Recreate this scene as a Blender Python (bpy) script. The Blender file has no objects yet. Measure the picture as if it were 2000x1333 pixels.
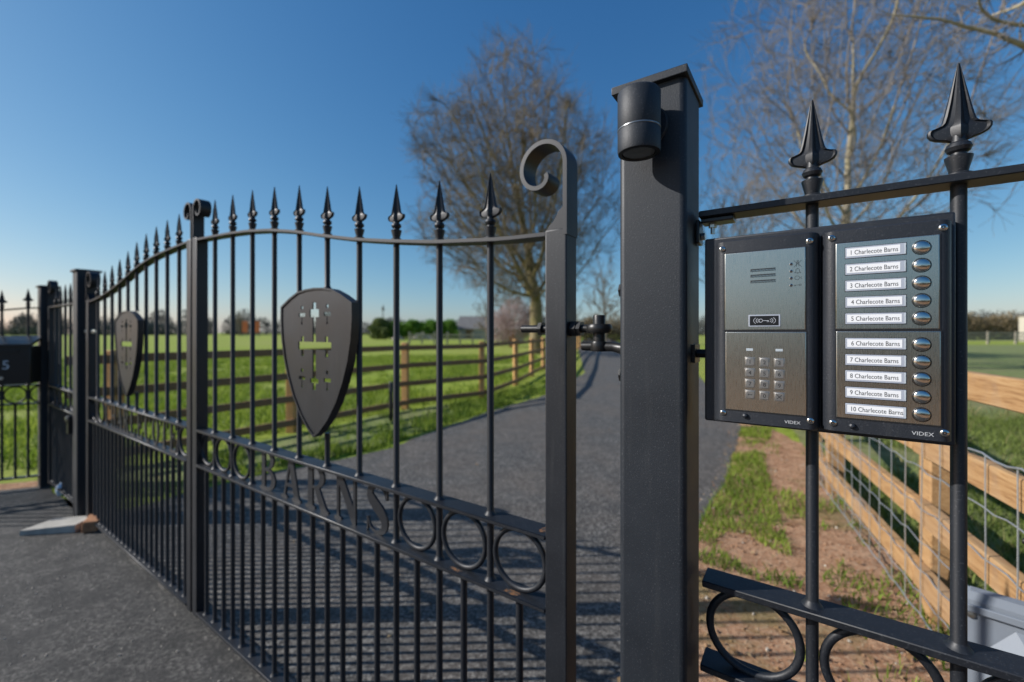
import bpy, bmesh, math, random
import numpy as np
from mathutils import Vector, Matrix
random.seed(7); np.random.seed(7)
SC = bpy.context.scene
COL = SC.collection
H = 1.22                      # eye height of the camera above the driveway
# ------------------------------------------------------------------ camera, sky, sun, exposure
cam = bpy.data.cameras.new("camera"); co = bpy.data.objects.new("camera", cam); COL.objects.link(co)
co.location = (0, 0, H); co.rotation_euler = (math.radians(90), 0, 0)
cam.sensor_width = 36; cam.lens = 15.12; cam.shift_y = -0.00825
cam.clip_start = 0.02; cam.clip_end = 3000
cam.dof.use_dof = True; cam.dof.focus_distance = 0.585; cam.dof.aperture_fstop = 3.0
SC.camera = co
ELEV = math.radians(31); AZ = math.atan2(-1, -0.03)      # the sun stands to the left
world = bpy.data.worlds.new("World"); SC.world = world; world.use_nodes = True
wn = world.node_tree.nodes; wl = world.node_tree.links
sky = wn.new("ShaderNodeTexSky"); sky.sky_type = 'NISHITA'; sky.sun_disc = False
sky.sun_elevation = ELEV; sky.sun_rotation = AZ; sky.air_density = 1.0; sky.dust_density = 0.6; sky.ozone_density = 3.0
# a polarised, clear spring sky: each channel of the sky gets its own contrast
sp_ = wn.new("ShaderNodeSeparateColor"); cb_ = wn.new("ShaderNodeCombineColor"); wl.new(sky.outputs[0], sp_.inputs[0])
for i_, (g_, o_) in enumerate(((1.38, .05), (.98, -.17), (.72, -.22))):
    pw_ = wn.new("ShaderNodeMath"); pw_.operation = 'POWER'; pw_.inputs[1].default_value = g_
    ml_ = wn.new("ShaderNodeMath"); ml_.operation = 'MULTIPLY'; ml_.inputs[1].default_value = 10*math.exp(o_)*.1**g_
    wl.new(sp_.outputs[i_], pw_.inputs[0]); wl.new(pw_.outputs[0], ml_.inputs[0]); wl.new(ml_.outputs[0], cb_.inputs[i_])
wl.new(cb_.outputs[0], wn["Background"].inputs[0]); wn["Background"].inputs[1].default_value = 0.1
sun = bpy.data.lights.new("sun", 'SUN'); sun.energy = 5.0; sun.angle = math.radians(0.5); sun.color = (1, .965, .925)
so = bpy.data.objects.new("sun", sun); COL.objects.link(so)
so.rotation_euler = Vector((math.cos(ELEV), .03*math.cos(ELEV), -math.sin(ELEV))).to_track_quat('-Z', 'Y').to_euler()
SC.view_settings.view_transform = 'Standard'; SC.view_settings.look = 'None'
SC.view_settings.exposure = 0.2; SC.view_settings.gamma = 1
SC.render.engine = 'CYCLES'
SC.cycles.use_denoising = True
SC.cycles.max_bounces = 6

# ------------------------------------------------------------------ materials
def mat(name):
    m = bpy.data.materials.new(name); m.use_nodes = True
    return m, m.node_tree.nodes, m.node_tree.links, m.node_tree.nodes["Principled BSDF"]
def noise(n, l, scale, detail=4, rough=.55, coord='Object', dist=0, stretch=None):
    tc = n.new("ShaderNodeTexCoord"); t = n.new("ShaderNodeTexNoise")
    t.inputs["Scale"].default_value = scale; t.inputs["Detail"].default_value = detail
    t.inputs["Roughness"].default_value = rough; t.inputs["Distortion"].default_value = dist
    if stretch:
        mp = n.new("ShaderNodeMapping"); mp.inputs["Scale"].default_value = stretch
        l.new(tc.outputs[coord], mp.inputs[0]); l.new(mp.outputs[0], t.inputs["Vector"])
    else:
        l.new(tc.outputs[coord], t.inputs["Vector"])
    return t.outputs["Fac"]
def ramp(n, l, src, stops):
    r = n.new("ShaderNodeValToRGB"); e = r.color_ramp.elements
    while len(e) < len(stops): e.new(.5)
    for i, (p, c) in enumerate(stops):
        e[i].position = p; e[i].color = (c[0], c[1], c[2], 1) if not isinstance(c, (int, float)) else (c, c, c, 1)
    l.new(src, r.inputs[0]); return r.outputs[0]
def bump(n, l, p, src, strength, dist):
    b = n.new("ShaderNodeBump"); b.inputs["Strength"].default_value = strength; b.inputs["Distance"].default_value = dist
    l.new(src, b.inputs["Height"]); l.new(b.outputs[0], p.inputs["Normal"])
def mixc(n, l, fac, a, b):
    m = n.new("ShaderNodeMix"); m.data_type = 'RGBA'
    for k, v in (("Factor", fac),):
        if isinstance(v, (int, float)): m.inputs[0].default_value = v
        else: l.new(v, m.inputs[0])
    for idx, v in ((6, a), (7, b)):
        if isinstance(v, tuple): m.inputs[idx].default_value = (*v, 1)
        else: l.new(v, m.inputs[idx])
    return m.outputs[2]
def simple(name, c, rough=.5, metal=0, spec=.5, var=.15, scale=30, bstr=0, bscale=200, bdist=.001):
    m, n, l, p = mat(name)
    f = noise(n, l, scale)
    l.new(ramp(n, l, f, [(.3, tuple(x*(1-var) for x in c)), (.7, tuple(min(1, x*(1+var)) for x in c))]), p.inputs["Base Color"])
    p.inputs["Roughness"].default_value = rough; p.inputs["Metallic"].default_value = metal
    p.inputs["Specular IOR Level"].default_value = spec
    if bstr: bump(n, l, p, noise(n, l, bscale), bstr, bdist)
    return m
M = {}
def powder(name, base, rough, speck, grain, bstr, bdist):
    """powder-coated steel: fine grain, a few pale dust specks"""
    m, n, l, p = mat(name)
    big = noise(n, l, 6, 5)
    c = ramp(n, l, big, [(.3, tuple(x*.85 for x in base)), (.7, tuple(x*1.2 for x in base))])
    fine = noise(n, l, speck, 2, .5)
    c2 = mixc(n, l, ramp(n, l, fine, [(.60, 0.0), (.76, .36)]), c, (.11, .115, .125))
    dust = noise(n, l, 260, 1, .4)
    c3 = mixc(n, l, ramp(n, l, dust, [(.83, 0.0), (.86, .45)]), c2, (.35, .34, .32))
    st = noise(n, l, 9, 6, .65, 'Object', .4, (6, 6, .45))
    c3 = mixc(n, l, ramp(n, l, st, [(.56, 0.0), (.74, .18)]), c3, (.070, .071, .070))
    l.new(c3, p.inputs["Base Color"])
    l.new(ramp(n, l, big, [(.3, rough-.06), (.7, rough+.08)]), p.inputs["Roughness"])
    p.inputs["Specular IOR Level"].default_value = .45
    bump(n, l, p, noise(n, l, grain, 2, .6), bstr, bdist)
    return m
M['black'] = powder('black_powder_coat', (.009, .011, .015), .47, 420, 380, .16, .0004)
M['post'] = powder('textured_post_coat', (.012, .0155, .021), .54, 380, 420, .40, .0006)
M['frame'] = powder('textured_panel_coat', (.017, .020, .026), .48, 520, 560, .6, .0005)
M['iron'] = simple('bare_black_iron', (.02, .02, .02), .38, .3, .5, .3, 90, .3, 300, .0005)
M['dark'] = simple('black_plastic', (.008, .008, .009), .35)
M['zinc'] = simple('zinc_plated_steel', (.55, .55, .52), .35, 1, .5, .15, 200, .2, 500, .0003)
def steel():
    m, n, l, p = mat('brushed_stainless_steel')
    f = noise(n, l, 60, 3, .5, 'Object', 0, (30, 1, 1))
    sm = noise(n, l, 45, 6, .7, 'Object', 1.5)
    l.new(ramp(n, l, f, [(.2, (.44, .44, .40)), (.8, (.52, .515, .475))]), p.inputs["Base Color"])
    r1 = ramp(n, l, f, [(.2, .24), (.8, .32)])
    r2 = mixc(n, l, ramp(n, l, sm, [(.62, 0.0), (.75, .5)]), r1, (.42, .42, .42))
    l.new(r2, p.inputs["Roughness"]); p.inputs["Metallic"].default_value = 1
    p.inputs["Anisotropic"].default_value = .5
    bump(n, l, p, noise(n, l, 220, 2, .5, 'Object', 0, (12, 1, 1)), .025, .0001)
    return m
M['steel'] = steel()
M['chrome'] = simple('polished_steel', (.60, .59, .56), .16, 1, .5, .05, 120)
M['key'] = simple('cast_key_steel', (.40, .385, .36), .42, 1, .5, .12, 200, .15, 600, .0003)
M['keyrim'] = simple('worn_key_edge', (.60, .58, .54), .3, 1, .5, .1, 200)
M['card'] = simple('white_card', (.78, .79, .80), .5, 0, .4, .02, 40)
M['window'] = simple('clear_plastic_window', (.36, .39, .45), .12, 0, .6, .06, 60)
M['ink'] = simple('black_ink', (.012, .012, .014), .5)
M['print'] = simple('pale_grey_print', (.50, .51, .52), .5)
M['white'] = simple('white_print', (.52, .54, .58), .4)
M['led'] = simple('pale_indicator_plastic', (.42, .47, .50), .25)
M['glass'] = simple('lamp_glass', (.10, .11, .11), .05, 0, .8)
M['groove'] = simple('pale_metal_ring', (.28, .29, .30), .3, .8)
def wood(name, a, b, dark):
    m, n, l, p = mat(name)
    tc = n.new("ShaderNodeTexCoord"); mp = n.new("ShaderNodeMapping"); mp.inputs["Scale"].default_value = (1.2, 14, 14)
    w = n.new("ShaderNodeTexNoise"); w.inputs["Scale"].default_value = 3.4; w.inputs["Detail"].default_value = 8; w.inputs["Roughness"].default_value = .65; w.inputs["Distortion"].default_value = 1.6
    l.new(tc.outputs["Object"], mp.inputs[0]); l.new(mp.outputs[0], w.inputs["Vector"])
    c = ramp(n, l, w.outputs["Fac"], [(.28, dark), (.45, a), (.72, b)])
    kn = n.new("ShaderNodeTexVoronoi"); kn.inputs["Scale"].default_value = 3.2
    mp2 = n.new("ShaderNodeMapping"); mp2.inputs["Scale"].default_value = (1, 3, 3)
    l.new(tc.outputs["Object"], mp2.inputs[0]); l.new(mp2.outputs[0], kn.inputs["Vector"])
    c = mixc(n, l, ramp(n, l, kn.outputs["Distance"], [(.05, .85), (.14, 0.0)]), c, tuple(x*.45 for x in dark))
    gy = noise(n, l, 2.2, 6, .65, 'Object', .5)
    c = mixc(n, l, ramp(n, l, gy, [(.50, 0.0), (.70, .5)]), c, tuple((x+sum(b)/3)*.42 for x in a))
    l.new(c, p.inputs["Base Color"]); p.inputs["Roughness"].default_value = .75; p.inputs["Specular IOR Level"].default_value = .25
    bump(n, l, p, w.outputs["Fac"], .35, .004)
    return m
M['newwood'] = wood('new_softwood', (.36, .205, .09), (.50, .32, .155), (.20, .10, .04))
M['oldwood'] = wood('weathered_softwood', (.22, .125, .06), (.31, .19, .10), (.11, .06, .035))
M['postwood'] = wood('field_post_softwood', (.52, .29, .11), (.64, .40, .18), (.32, .16, .06))
M['greywood'] = wood('silvered_softwood', (.36, .31, .25), (.46, .40, .33), (.24, .2, .17))
def bark(name, a, b, c):
    m, n, l, p = mat(name)
    f = noise(n, l, 5, 6, .65, 'Object', .5, (3, 3, .8))
    g = noise(n, l, 1.2, 3)
    base = ramp(n, l, f, [(.3, a), (.65, b)])
    l.new(mixc(n, l, ramp(n, l, g, [(.45, 0.0), (.65, .7)]), base, c), p.inputs["Base Color"])
    p.inputs["Roughness"].default_value = .85; p.inputs["Specular IOR Level"].default_value = .2
    bump(n, l, p, f, .6, .02)
    return m
M['bark'] = bark('lime_tree_bark', (.15, .115, .06), (.30, .24, .14), (.24, .21, .08))
M['bark2'] = bark('pale_ash_bark', (.24, .205, .14), (.42, .37, .28), (.33, .29, .16))
M['twig'] = bark('brown_twigs', (.125, .098, .070), (.23, .185, .135), (.20, .165, .10))
M['twig2'] = bark('pale_grey_twigs', (.14, .12, .115), (.27, .24, .215), (.20, .17, .13))
def foliage(name, a, b, trans=.25, patch=None):
    m, n, l, p = mat(name)
    g = n.new("ShaderNodeNewGeometry")
    c = ramp(n, l, g.outputs["Random Per Island"], [(0, a), (1, b)])
    if patch: c = mixc(n, l, ramp(n, l, noise(n, l, patch[0], 5, .65), [(.42, 0.0), (.62, .75)]), c, patch[1])
    l.new(c, p.inputs["Base Color"]); p.inputs["Roughness"].default_value = .6; p.inputs["Specular IOR Level"].default_value = .2
    t = n.new("ShaderNodeBsdfTranslucent"); l.new(c, t.inputs[0])
    mx = n.new("ShaderNodeMixShader"); mx.inputs[0].default_value = trans
    l.new(p.outputs[0], mx.inputs[1]); l.new(t.outputs[0], mx.inputs[2]); l.new(mx.outputs[0], n["Material Output"].inputs[0])
    return m
M['grass'] = foliage('grass_blades', (.14, .22, .018), (.36, .44, .075), .4, (2.2, (.07, .14, .015)))
M['fieldgrass'] = foliage('field_grass_blades', (.16, .24, .02), (.38, .45, .075), .4, (.9, (.10, .18, .02)))
M['roughgrass'] = foliage('rough_grass_blades', (.085, .125, .02), (.22, .27, .07), .35)
M['drygrass'] = foliage('dry_grass_blades', (.30, .24, .12), (.14, .17, .04), .3)
M['evergreen'] = foliage('evergreen_leaves', (.08, .19, .02), (.17, .31, .045))
M['bushgreen'] = foliage('bush_leaves', (.10, .135, .04), (.21, .25, .085))
M['blossom'] = foliage('pink_blossom', (.34, .24, .24), (.50, .40, .38))
M['deadleaf'] = foliage('fallen_leaves', (.22, .12, .05), (.45, .33, .18), .1)
M['farwood'] = foliage('far_bare_wood', (.060, .062, .060), (.105, .105, .092), .1)
M['fargreen'] = foliage('far_green_wood', (.045, .065, .05), (.075, .10, .065), .1)
M['brownhedge'] = foliage('brown_hedge_twigs', (.13, .10, .055), (.24, .18, .10), .1)
M['darkconifer'] = foliage('far_conifers', (.028, .048, .055), (.05, .075, .075), .1)
def asphalt(name, k, warm, mott=1):
    m, n, l, p = mat(name)
    a = noise(n, l, 62, 7, .8, 'Object'); b = noise(n, l, 1.3, 5, .6, 'Object', .6); d = noise(n, l, 420, 2, .6, 'Object')
    c = ramp(n, l, a, [(.40, (.014*k, .0135*k, .0125*k)), (.50, (.070*k, .066*k, .060*k)), (.62, (.27*k, .255*k, .225*k))])
    c = mixc(n, l, ramp(n, l, b, [(.38, 0.0), (.70, .45)]), c, warm)
    c = mixc(n, l, ramp(n, l, d, [(.72, 0.0), (.80, .6)]), c, (.17, .16, .145))
    l.new(c, p.inputs["Base Color"]); p.inputs["Roughness"].default_value = .72; p.inputs["Specular IOR Level"].default_value = .45
    e = noise(n, l, 6.5, 4, .6, 'Object', .5)
    c = mixc(n, l, ramp(n, l, e, [(.40, .75*mott), (.56, 0.0)]), c, (.016, .016, .0155))  # soft mottled shade painted into the asphalt colour as dark noise patches
    e2 = noise(n, l, 22, 5, .7, 'Object', .3)
    c = mixc(n, l, ramp(n, l, e2, [(.54, 0.0), (.72, .55*mott)]), c, (.17*k, .158*k, .142*k))
    l.new(c, p.inputs["Base Color"])
    bump(n, l, p, a, 1.0, .006)
    return m
M['asphalt'] = asphalt('worn_asphalt', .68, (.050, .046, .043)); M['newasphalt'] = asphalt('driveway_asphalt', 1.10, (.150, .118, .090), .35)
def soil():
    m, n, l, p = mat('bare_soil')
    a = noise(n, l, 9, 8, .7, 'Object'); b = noise(n, l, 60, 5, .7, 'Object'); g = noise(n, l, 1.6, 5, .65, 'Object', .4)
    c = ramp(n, l, a, [(.3, (.23, .115, .062)), (.5, (.38, .215, .125)), (.7, (.50, .32, .20))])
    c = mixc(n, l, ramp(n, l, b, [(.52, 0.0), (.62, .85)]), c, (.50, .37, .25))
    b2 = noise(n, l, 38, 5, .7, 'Object', .4)
    c = mixc(n, l, ramp(n, l, b2, [(.38, .75), (.47, 0.0)]), c, (.13, .075, .045))
    c = mixc(n, l, ramp(n, l, g, [(.52, 0.0), (.62, .55)]), c, (.13, .13, .04))
    l.new(c, p.inputs["Base Color"]); p.inputs["Roughness"].default_value = .95; p.inputs["Specular IOR Level"].default_value = .1
    bump(n, l, p, b, .9, .012)
    return m
M['soil'] = soil()
def field():
    m, n, l, p = mat('pasture')
    a = noise(n, l, .35, 6, .6, 'Object', .4); b = noise(n, l, 7, 6, .7, 'Object'); c3 = noise(n, l, .05, 4, .5, 'Object')
    c = ramp(n, l, b, [(.3, (.105, .16, .012)), (.5, (.225, .30, .03)), (.72, (.34, .40, .075))])
    c = mixc(n, l, ramp(n, l, a, [(.42, 0.0), (.68, .6)]), c, (.28, .29, .065))
    c = mixc(n, l, ramp(n, l, c3, [(.40, 0.0), (.62, .5)]), c, (.30, .29, .095))
    l.new(c, p.inputs["Base Color"]); p.inputs["Roughness"].default_value = .9; p.inputs["Specular IOR Level"].default_value = .15
    bump(n, l, p, b, .9, .05)
    return m
M['field'] = field()
def soilgrass():
    m, n, l, p = mat('thin_grass_on_soil')
    b = noise(n, l, 5, 7, .7, 'Object'); a = noise(n, l, .9, 5, .6, 'Object')
    c = ramp(n, l, b, [(.3, (.07, .105, .018)), (.5, (.15, .19, .045)), (.72, (.26, .27, .10))])
    l.new(mixc(n, l, ramp(n, l, a, [(.45, 0.0), (.66, .35)]), c, (.24, .165, .10)), p.inputs["Base Color"]); p.inputs["Roughness"].default_value = .95
    bump(n, l, p, b, .9, .04); return m
M['soilgrass'] = soilgrass()
M['wire'] = simple('galvanised_wire', (.52, .54, .54), .4, .7, .5, .2, 300)
M['greybox'] = simple('grey_plastic', (.19, .215, .25), .45, 0, .4, .06, 5, .1, 200, .0005)
M['concrete'] = simple('concrete', (.40, .38, .34), .9, 0, .2, .2, 14, .4, 60, .003)
M['brick'] = simple('red_brick', (.38, .19, .10), .9, 0, .2, .25, 30, .4, 80, .003)
M['roof'] = simple('grey_slate', (.16, .155, .15), .8, 0, .3, .2, 2)
M['cream'] = simple('cream_render', (.48, .44, .36), .8, 0, .3, .08, 1)
M['stone'] = simple('pale_stone', (.40, .36, .30), .9, 0, .2, .3, 2)
M['orange'] = simple('orange_plastic', (.62, .16, .06), .6, 0, .3, .1, 2)
def rust():
    m, n, l, p = mat('rust_bloom')
    l.new(ramp(n, l, noise(n, l, 160, 5, .7), [(.42, (.03, .027, .026)), (.56, (.16, .075, .03)), (.72, (.30, .13, .045))]), p.inputs["Base Color"]); p.inputs["Roughness"].default_value = .75; return m
M['rust'] = rust()
M['litter'] = simple('pale_blue_plastic', (.50, .62, .74), .3, 0, .5, .25, 30)
M['weld'] = simple('bare_weld', (.34, .34, .33), .4, .5, .5, .2, 300)

# ------------------------------------------------------------------ mesh helpers
def obj(name, me, m, parent=None, label=None):
    o = bpy.data.objects.new(name, me); COL.objects.link(o)
    if m is not None and not me.materials: me.materials.append(m)
    if parent is not None: o.parent = parent
    if label: o['label'] = label
    return o
def smooth(me, deg=40):
    for p in me.polygons: p.use_smooth = True
    try: me.set_sharp_from_angle(angle=math.radians(deg))
    except Exception: pass
class MB:
    """collects shapes, then becomes ONE mesh"""
    def __init__(self): self.v = []; self.f = []; self.flat = set()
    def add(self, vs, fs):
        k = len(self.v); self.v.extend([tuple(x) for x in vs]); self.f.extend([tuple(i+k for i in f) for f in fs]); return self
    def bm(self, b, round_=None):
        b.verts.index_update()
        if round_ is not None:
            rs = set(round_); k0 = len(self.f)
            for i, f in enumerate(b.faces):
                if f not in rs: self.flat.add(k0+i)
        self.add([v.co for v in b.verts], [[v.index for v in f.verts] for f in b.faces]); b.free(); return self
    def box(self, x0, x1, y0, y1, z0, z1, bev=0, seg=2):
        b = bmesh.new(); bmesh.ops.create_cube(b, size=1)
        for v in b.verts: v.co = ((x0+x1)/2+v.co.x*(x1-x0), (y0+y1)/2+v.co.y*(y1-y0), (z0+z1)/2+v.co.z*(z1-z0))
        rf_ = bmesh.ops.bevel(b, geom=b.edges[:], offset=bev, segments=seg, affect='EDGES', profile=.5)['faces'] if bev else None
        return self.bm(b, rf_)
    def obox(self, p, q, w, h, up=(0, 0, 1), bev=0):
        """bar from p to q, w wide and h along up"""
        p, q, up = Vector(p), Vector(q), Vector(up); d = q-p; L = d.length; d.normalize(); s = d.cross(up).normalized(); u = s.cross(d)
        b = bmesh.new(); bmesh.ops.create_cube(b, size=1)
        for v in b.verts: v.co = (p+q)/2+d*(v.co.x*L)+s*(v.co.y*w)+u*(v.co.z*h)
        rf_ = bmesh.ops.bevel(b, geom=b.edges[:], offset=bev, segments=1, affect='EDGES')['faces'] if bev else None
        return self.bm(b, rf_)
    def tube(self, pts, rad, n=8, cap=True, close=False):
        pts = [Vector(p) for p in pts]; k = len(pts)
        rad = [rad]*k if isinstance(rad, (int, float)) else rad
        ref = None; vs = []; fs = []
        for i, p in enumerate(pts):
            if close: d = pts[(i+1) % k]-pts[i-1]
            else: d = pts[min(i+1, k-1)]-pts[max(i-1, 0)]
            d.normalize()
            if ref is None:
                ref = Vector((0, 0, 1)) if abs(d.z) < .9 else Vector((1, 0, 0))
            a = (ref-d*ref.dot(d)).normalized(); ref = a; b = d.cross(a)
            for j in range(n):
                t = 2*math.pi*j/n; vs.append(p+(a*math.cos(t)+b*math.sin(t))*rad[i])
        for i in range(k if close else k-1):
            i2 = (i+1) % k
            for j in range(n):
                j2 = (j+1) % n; fs.append((i*n+j, i*n+j2, i2*n+j2, i2*n+j))
        if cap and not close: fs.append(tuple(range(n-1, -1, -1))); fs.append(tuple((k-1)*n+j for j in range(n)))
        return self.add(vs, fs)
    def lathe(self, prof, c, n=24, axis='z'):
        """prof: (r, h) pairs round an axis through c"""
        vs = []; fs = []; k = len(prof)
        for r, h in prof:
            for j in range(n):
                t = 2*math.pi*j/n; x, y = r*math.cos(t), r*math.sin(t)
                q = (x, y, h) if axis == 'z' else ((x, h, y) if axis == 'y' else (h, x, y))
                vs.append((c[0]+q[0], c[1]+q[1], c[2]+q[2]))
        for i in range(k-1):
            for j in range(n):
                j2 = (j+1) % n; fs.append((i*n+j, i*n+j2, (i+1)*n+j2, (i+1)*n+j))
        fs.append(tuple(range(n-1, -1, -1))); fs.append(tuple((k-1)*n+j for j in range(n)))
        return self.add(vs, fs)
    def torus(self, c, R, r, n=40, m=10):
        return self.tube([(c[0]+R*math.cos(2*math.pi*i/n), c[1], c[2]+R*math.sin(2*math.pi*i/n)) for i in range(n)], r, m, close=True)
    def prism(self, poly, y0, y1):
        """an x-z outline given thickness along y"""
        n = len(poly); vs = [(x, y0, z) for x, z in poly]+[(x, y1, z) for x, z in poly]
        fs = [tuple(range(n)), tuple(range(2*n-1, n-1, -1))]+[(i, i+n, (i+1) % n+n, (i+1) % n) for i in range(n)]
        return self.add(vs, fs)
    def mesh(self, name, base=(0, 0, 0), deg=40):
        me = bpy.data.meshes.new(name)
        b = Vector(base)
        me.from_pydata([Vector(v)-b for v in self.v], [], self.f)
        bmm = bmesh.new(); bmm.from_mesh(me); bmesh.ops.recalc_face_normals(bmm, faces=bmm.faces[:]); bmm.to_mesh(me); bmm.free()
        me.validate(); smooth(me, deg)
        if len(me.polygons) == len(self.f):
            for i in self.flat: me.polygons[i].use_smooth = False
        return me
def curve_mesh(splines=None, text=None, size=1, extrude=.01, align='LEFT', sx=1.0):
    """flat lettering or outline (with its holes) as a mesh in x-z, thickness along y"""
    if text is not None:
        cu = bpy.data.curves.new("outline", 'FONT'); cu.body = text; cu.size = size; cu.align_x = align; cu.extrude = extrude
        cu.resolution_u = 3
    else:
        cu = bpy.data.curves.new("outline", 'CURVE'); cu.dimensions = '2D'; cu.fill_mode = 'BOTH'; cu.extrude = extrude
        for pts in splines:
            s = cu.splines.new('POLY'); s.points.add(len(pts)-1)
            for q, (x, z) in zip(s.points, pts): q.co = (x, z, 0, 1)
            s.use_cyclic_u = True
    o = bpy.data.objects.new("outline", cu); COL.objects.link(o)
    dg = bpy.context.evaluated_depsgraph_get(); me = bpy.data.meshes.new_from_object(o.evaluated_get(dg))
    bpy.data.objects.remove(o); bpy.data.curves.remove(cu)
    out = MB(); out.v = [(v.co.x*sx, -v.co.z, v.co.y) for v in me.vertices]; out.f = [tuple(p.vertices) for p in me.polygons]
    bpy.data.meshes.remove(me)
    return out
def shift(mb, dx, dy, dz):
    mb.v = [(x+dx, y+dy, z+dz) for x, y, z in mb.v]; return mb
def joined(*mbs):
    o = MB()
    for m in mbs:
        k0 = len(o.f); o.add(m.v, m.f); o.flat |= {i+k0 for i in m.flat}
    return o
GA = math.atan2(-.561, .828)             # the gate line runs from near right to far left
GO = Vector((-.048, .960, 0)); GR = Vector((.828, -.561, 0)); GB = Vector((.561, .828, 0))
class Thing:
    def __init__(self, name, label, cat, base=(0, 0, 0), gate=True, group=None, rot=0, origin=None):
        self.e = bpy.data.objects.new(name, None); COL.objects.link(self.e)
        self.e.empty_display_size = .1
        self.base = Vector(base)
        if gate:
            self.e.location = GO+GR*base[0]+GB*base[1]+Vector((0, 0, base[2])); self.e.rotation_euler = (0, 0, GA)
        else:
            self.e.location = base if origin is None else origin; self.e.rotation_euler = (0, 0, rot)
        self.e['label'] = label; self.e['category'] = cat
        if group: self.e['group'] = group
    def part(self, name, mb, m, parent=None, label=None, deg=40):
        return obj(name, mb.mesh(name, self.base, deg), m, parent or self.e, label)
    def inst(self, name, me, m, loc, parent=None, label=None):
        o = obj(name, me, m, parent or self.e, label)
        off = Vector(loc)-self.base
        if parent is not None: off = Vector(loc)
        o.location = off; return o
def solo(name, me, m, label=None, cat=None, group=None, kind=None, loc=(0, 0, 0), rot=(0, 0, 0)):
    o = obj(name, me, m); o.location = loc; o.rotation_euler = rot
    if label: o['label'] = label
    if cat: o['category'] = cat
    if group: o['group'] = group
    if kind: o['kind'] = kind
    return o

# ------------------------------------------------------------------ ground
def jag(pts, amp, step):
    out = []
    for i, p in enumerate(pts):
        q = pts[(i+1) % len(pts)]; L = math.dist(p, q); k = max(1, min(400, int(L/step)))
        if L > 30: k = 1
        for j in range(k):
            t = j/k; a = amp if (j or L < 30) else 0
            out.append((p[0]+(q[0]-p[0])*t+random.uniform(-a, a), p[1]+(q[1]-p[1])*t+random.uniform(-a, a)))
    return out
def sheet(name, pts, z, m, amp=0, step=.15):
    if amp: pts = jag(pts, amp, step)
    me = bpy.data.meshes.new(name); b = bmesh.new()
    f = b.faces.new([b.verts.new((x, y, z)) for x, y in pts]); bmesh.ops.triangulate(b, faces=[f]); bmesh.ops.recalc_face_normals(b, faces=b.faces[:])
    if b.faces[0].normal.z < 0: bmesh.ops.reverse_faces(b, faces=b.faces[:])
    b.to_mesh(me); b.free()
    o = solo(name, me, m, kind='structure'); return o
sheet('field', [(-900, -300), (900, -300), (900, 1400), (-900, 1400)], 0, M['field'])
def gp(s, v): q = GO+GR*s+GB*v; return (q.x, q.y)
sheet('forecourt', [gp(2.6, -.02), gp(.45, -.02), gp(.35, .2), gp(-3.25, .2), gp(-3.3, 0), gp(-4.40, -.02), (-5.6, 2.62), (-9, 1.2), (-9, -9), (6, -9), (3.2, -1.5)], .004, M['asphalt'], .012, .12)
DL = [(-2.72, 2.83), (-2.45, 3.3), (-2.05, 3.75), (-1.587, 4.166), (-1.274, 4.535), (-.961, 5.31), (-.375, 6.569), (.655, 8.332), (2.2, 13.0), (4.0, 25.6), (7.5, 50), (16, 90)]
DR = [(21, 90), (12.5, 50), (8.4, 30.1), (6.3, 16), (5.24, 12.06), (2.97, 5.57), (1.75, 3.53), (1.247, 2.83), (.95, 2.3), (.62, 1.6), (.40, .90)]
sheet('driveway', [gp(-3.25, .0)]+DL+DR+[gp(.35, .0)], .006, M['newasphalt'], .018, .10)
soil_pts = [(.3, .75), (.58, 1.55), (.9, 2.35), (1.2, 2.9), (1.7, 3.6), (2.5, 5.0), (3.0, 5.9), (3.5, 6.2), (3.05, 4.3), (2.52, 3.25), (1.95, 2.0), (1.45, .9), (1.1, .2)]
sheet('soil_path', soil_pts, .003, M['soil'], .05, .15)
sheet('soil_strip', [(-3.6, 3.65), (-2.55, 5.2), (-1.75, 6.65), (-.7, 7.7), (.3, 9.6), (.45, 8.9), (-.45, 7.0), (-1.1, 5.6), (-1.5, 4.6), (-2.1, 3.85), (-2.7, 3.2), (-3.1, 3.5)], .002, M['soilgrass'], .06, .2)
sheet('soil_border', [gp(-4.40, -.02), (-5.6, 2.62), (-9, 1.2), (-9, 1.6), (-5.6, 2.95), gp(-4.40, .25)], .0025, M['soil'], .03, .15)

def blades(name, pts, hmin, hmax, wmin, wmax, m, lean=.5):
    """grass: one bent blade (two quads' worth of triangles) at every point"""
    n = len(pts); P = np.zeros((n, 3)); P[:, :2] = pts
    a = np.random.uniform(0, 2*np.pi, n); h = np.random.uniform(hmin, hmax, n); w = np.random.uniform(wmin, wmax, n)/2
    b = np.random.uniform(0, 2*np.pi, n); ln = np.random.uniform(.1, lean, n)*h
    dx = np.stack([np.cos(a)*w, np.sin(a)*w, np.zeros(n)], 1); lv = np.stack([np.cos(b)*ln, np.sin(b)*ln, h], 1)
    mid = P+lv*np.array([.35, .35, .6]); V = np.stack([P-dx, P+dx, mid+dx*.7, mid-dx*.7, P+lv], 1).reshape(-1, 3)
    k = np.arange(n)*5
    me = bpy.data.meshes.new(name)
    me.vertices.add(n*5); me.vertices.foreach_set('co', V.ravel())
    loops = np.stack([k, k+1, k+2, k+3, k+3, k+2, k+4], 1).ravel()
    me.loops.add(n*7); me.loops.foreach_set('vertex_index', loops.astype(np.int32))
    me.polygons.add(n*2)
    st = np.stack([np.arange(n)*7, np.arange(n)*7+4], 1).ravel(); me.polygons.foreach_set('loop_start', st.astype(np.int32))
    me.update(calc_edges=True); me.validate()
    return solo(name, me, m, kind='stuff')
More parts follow.
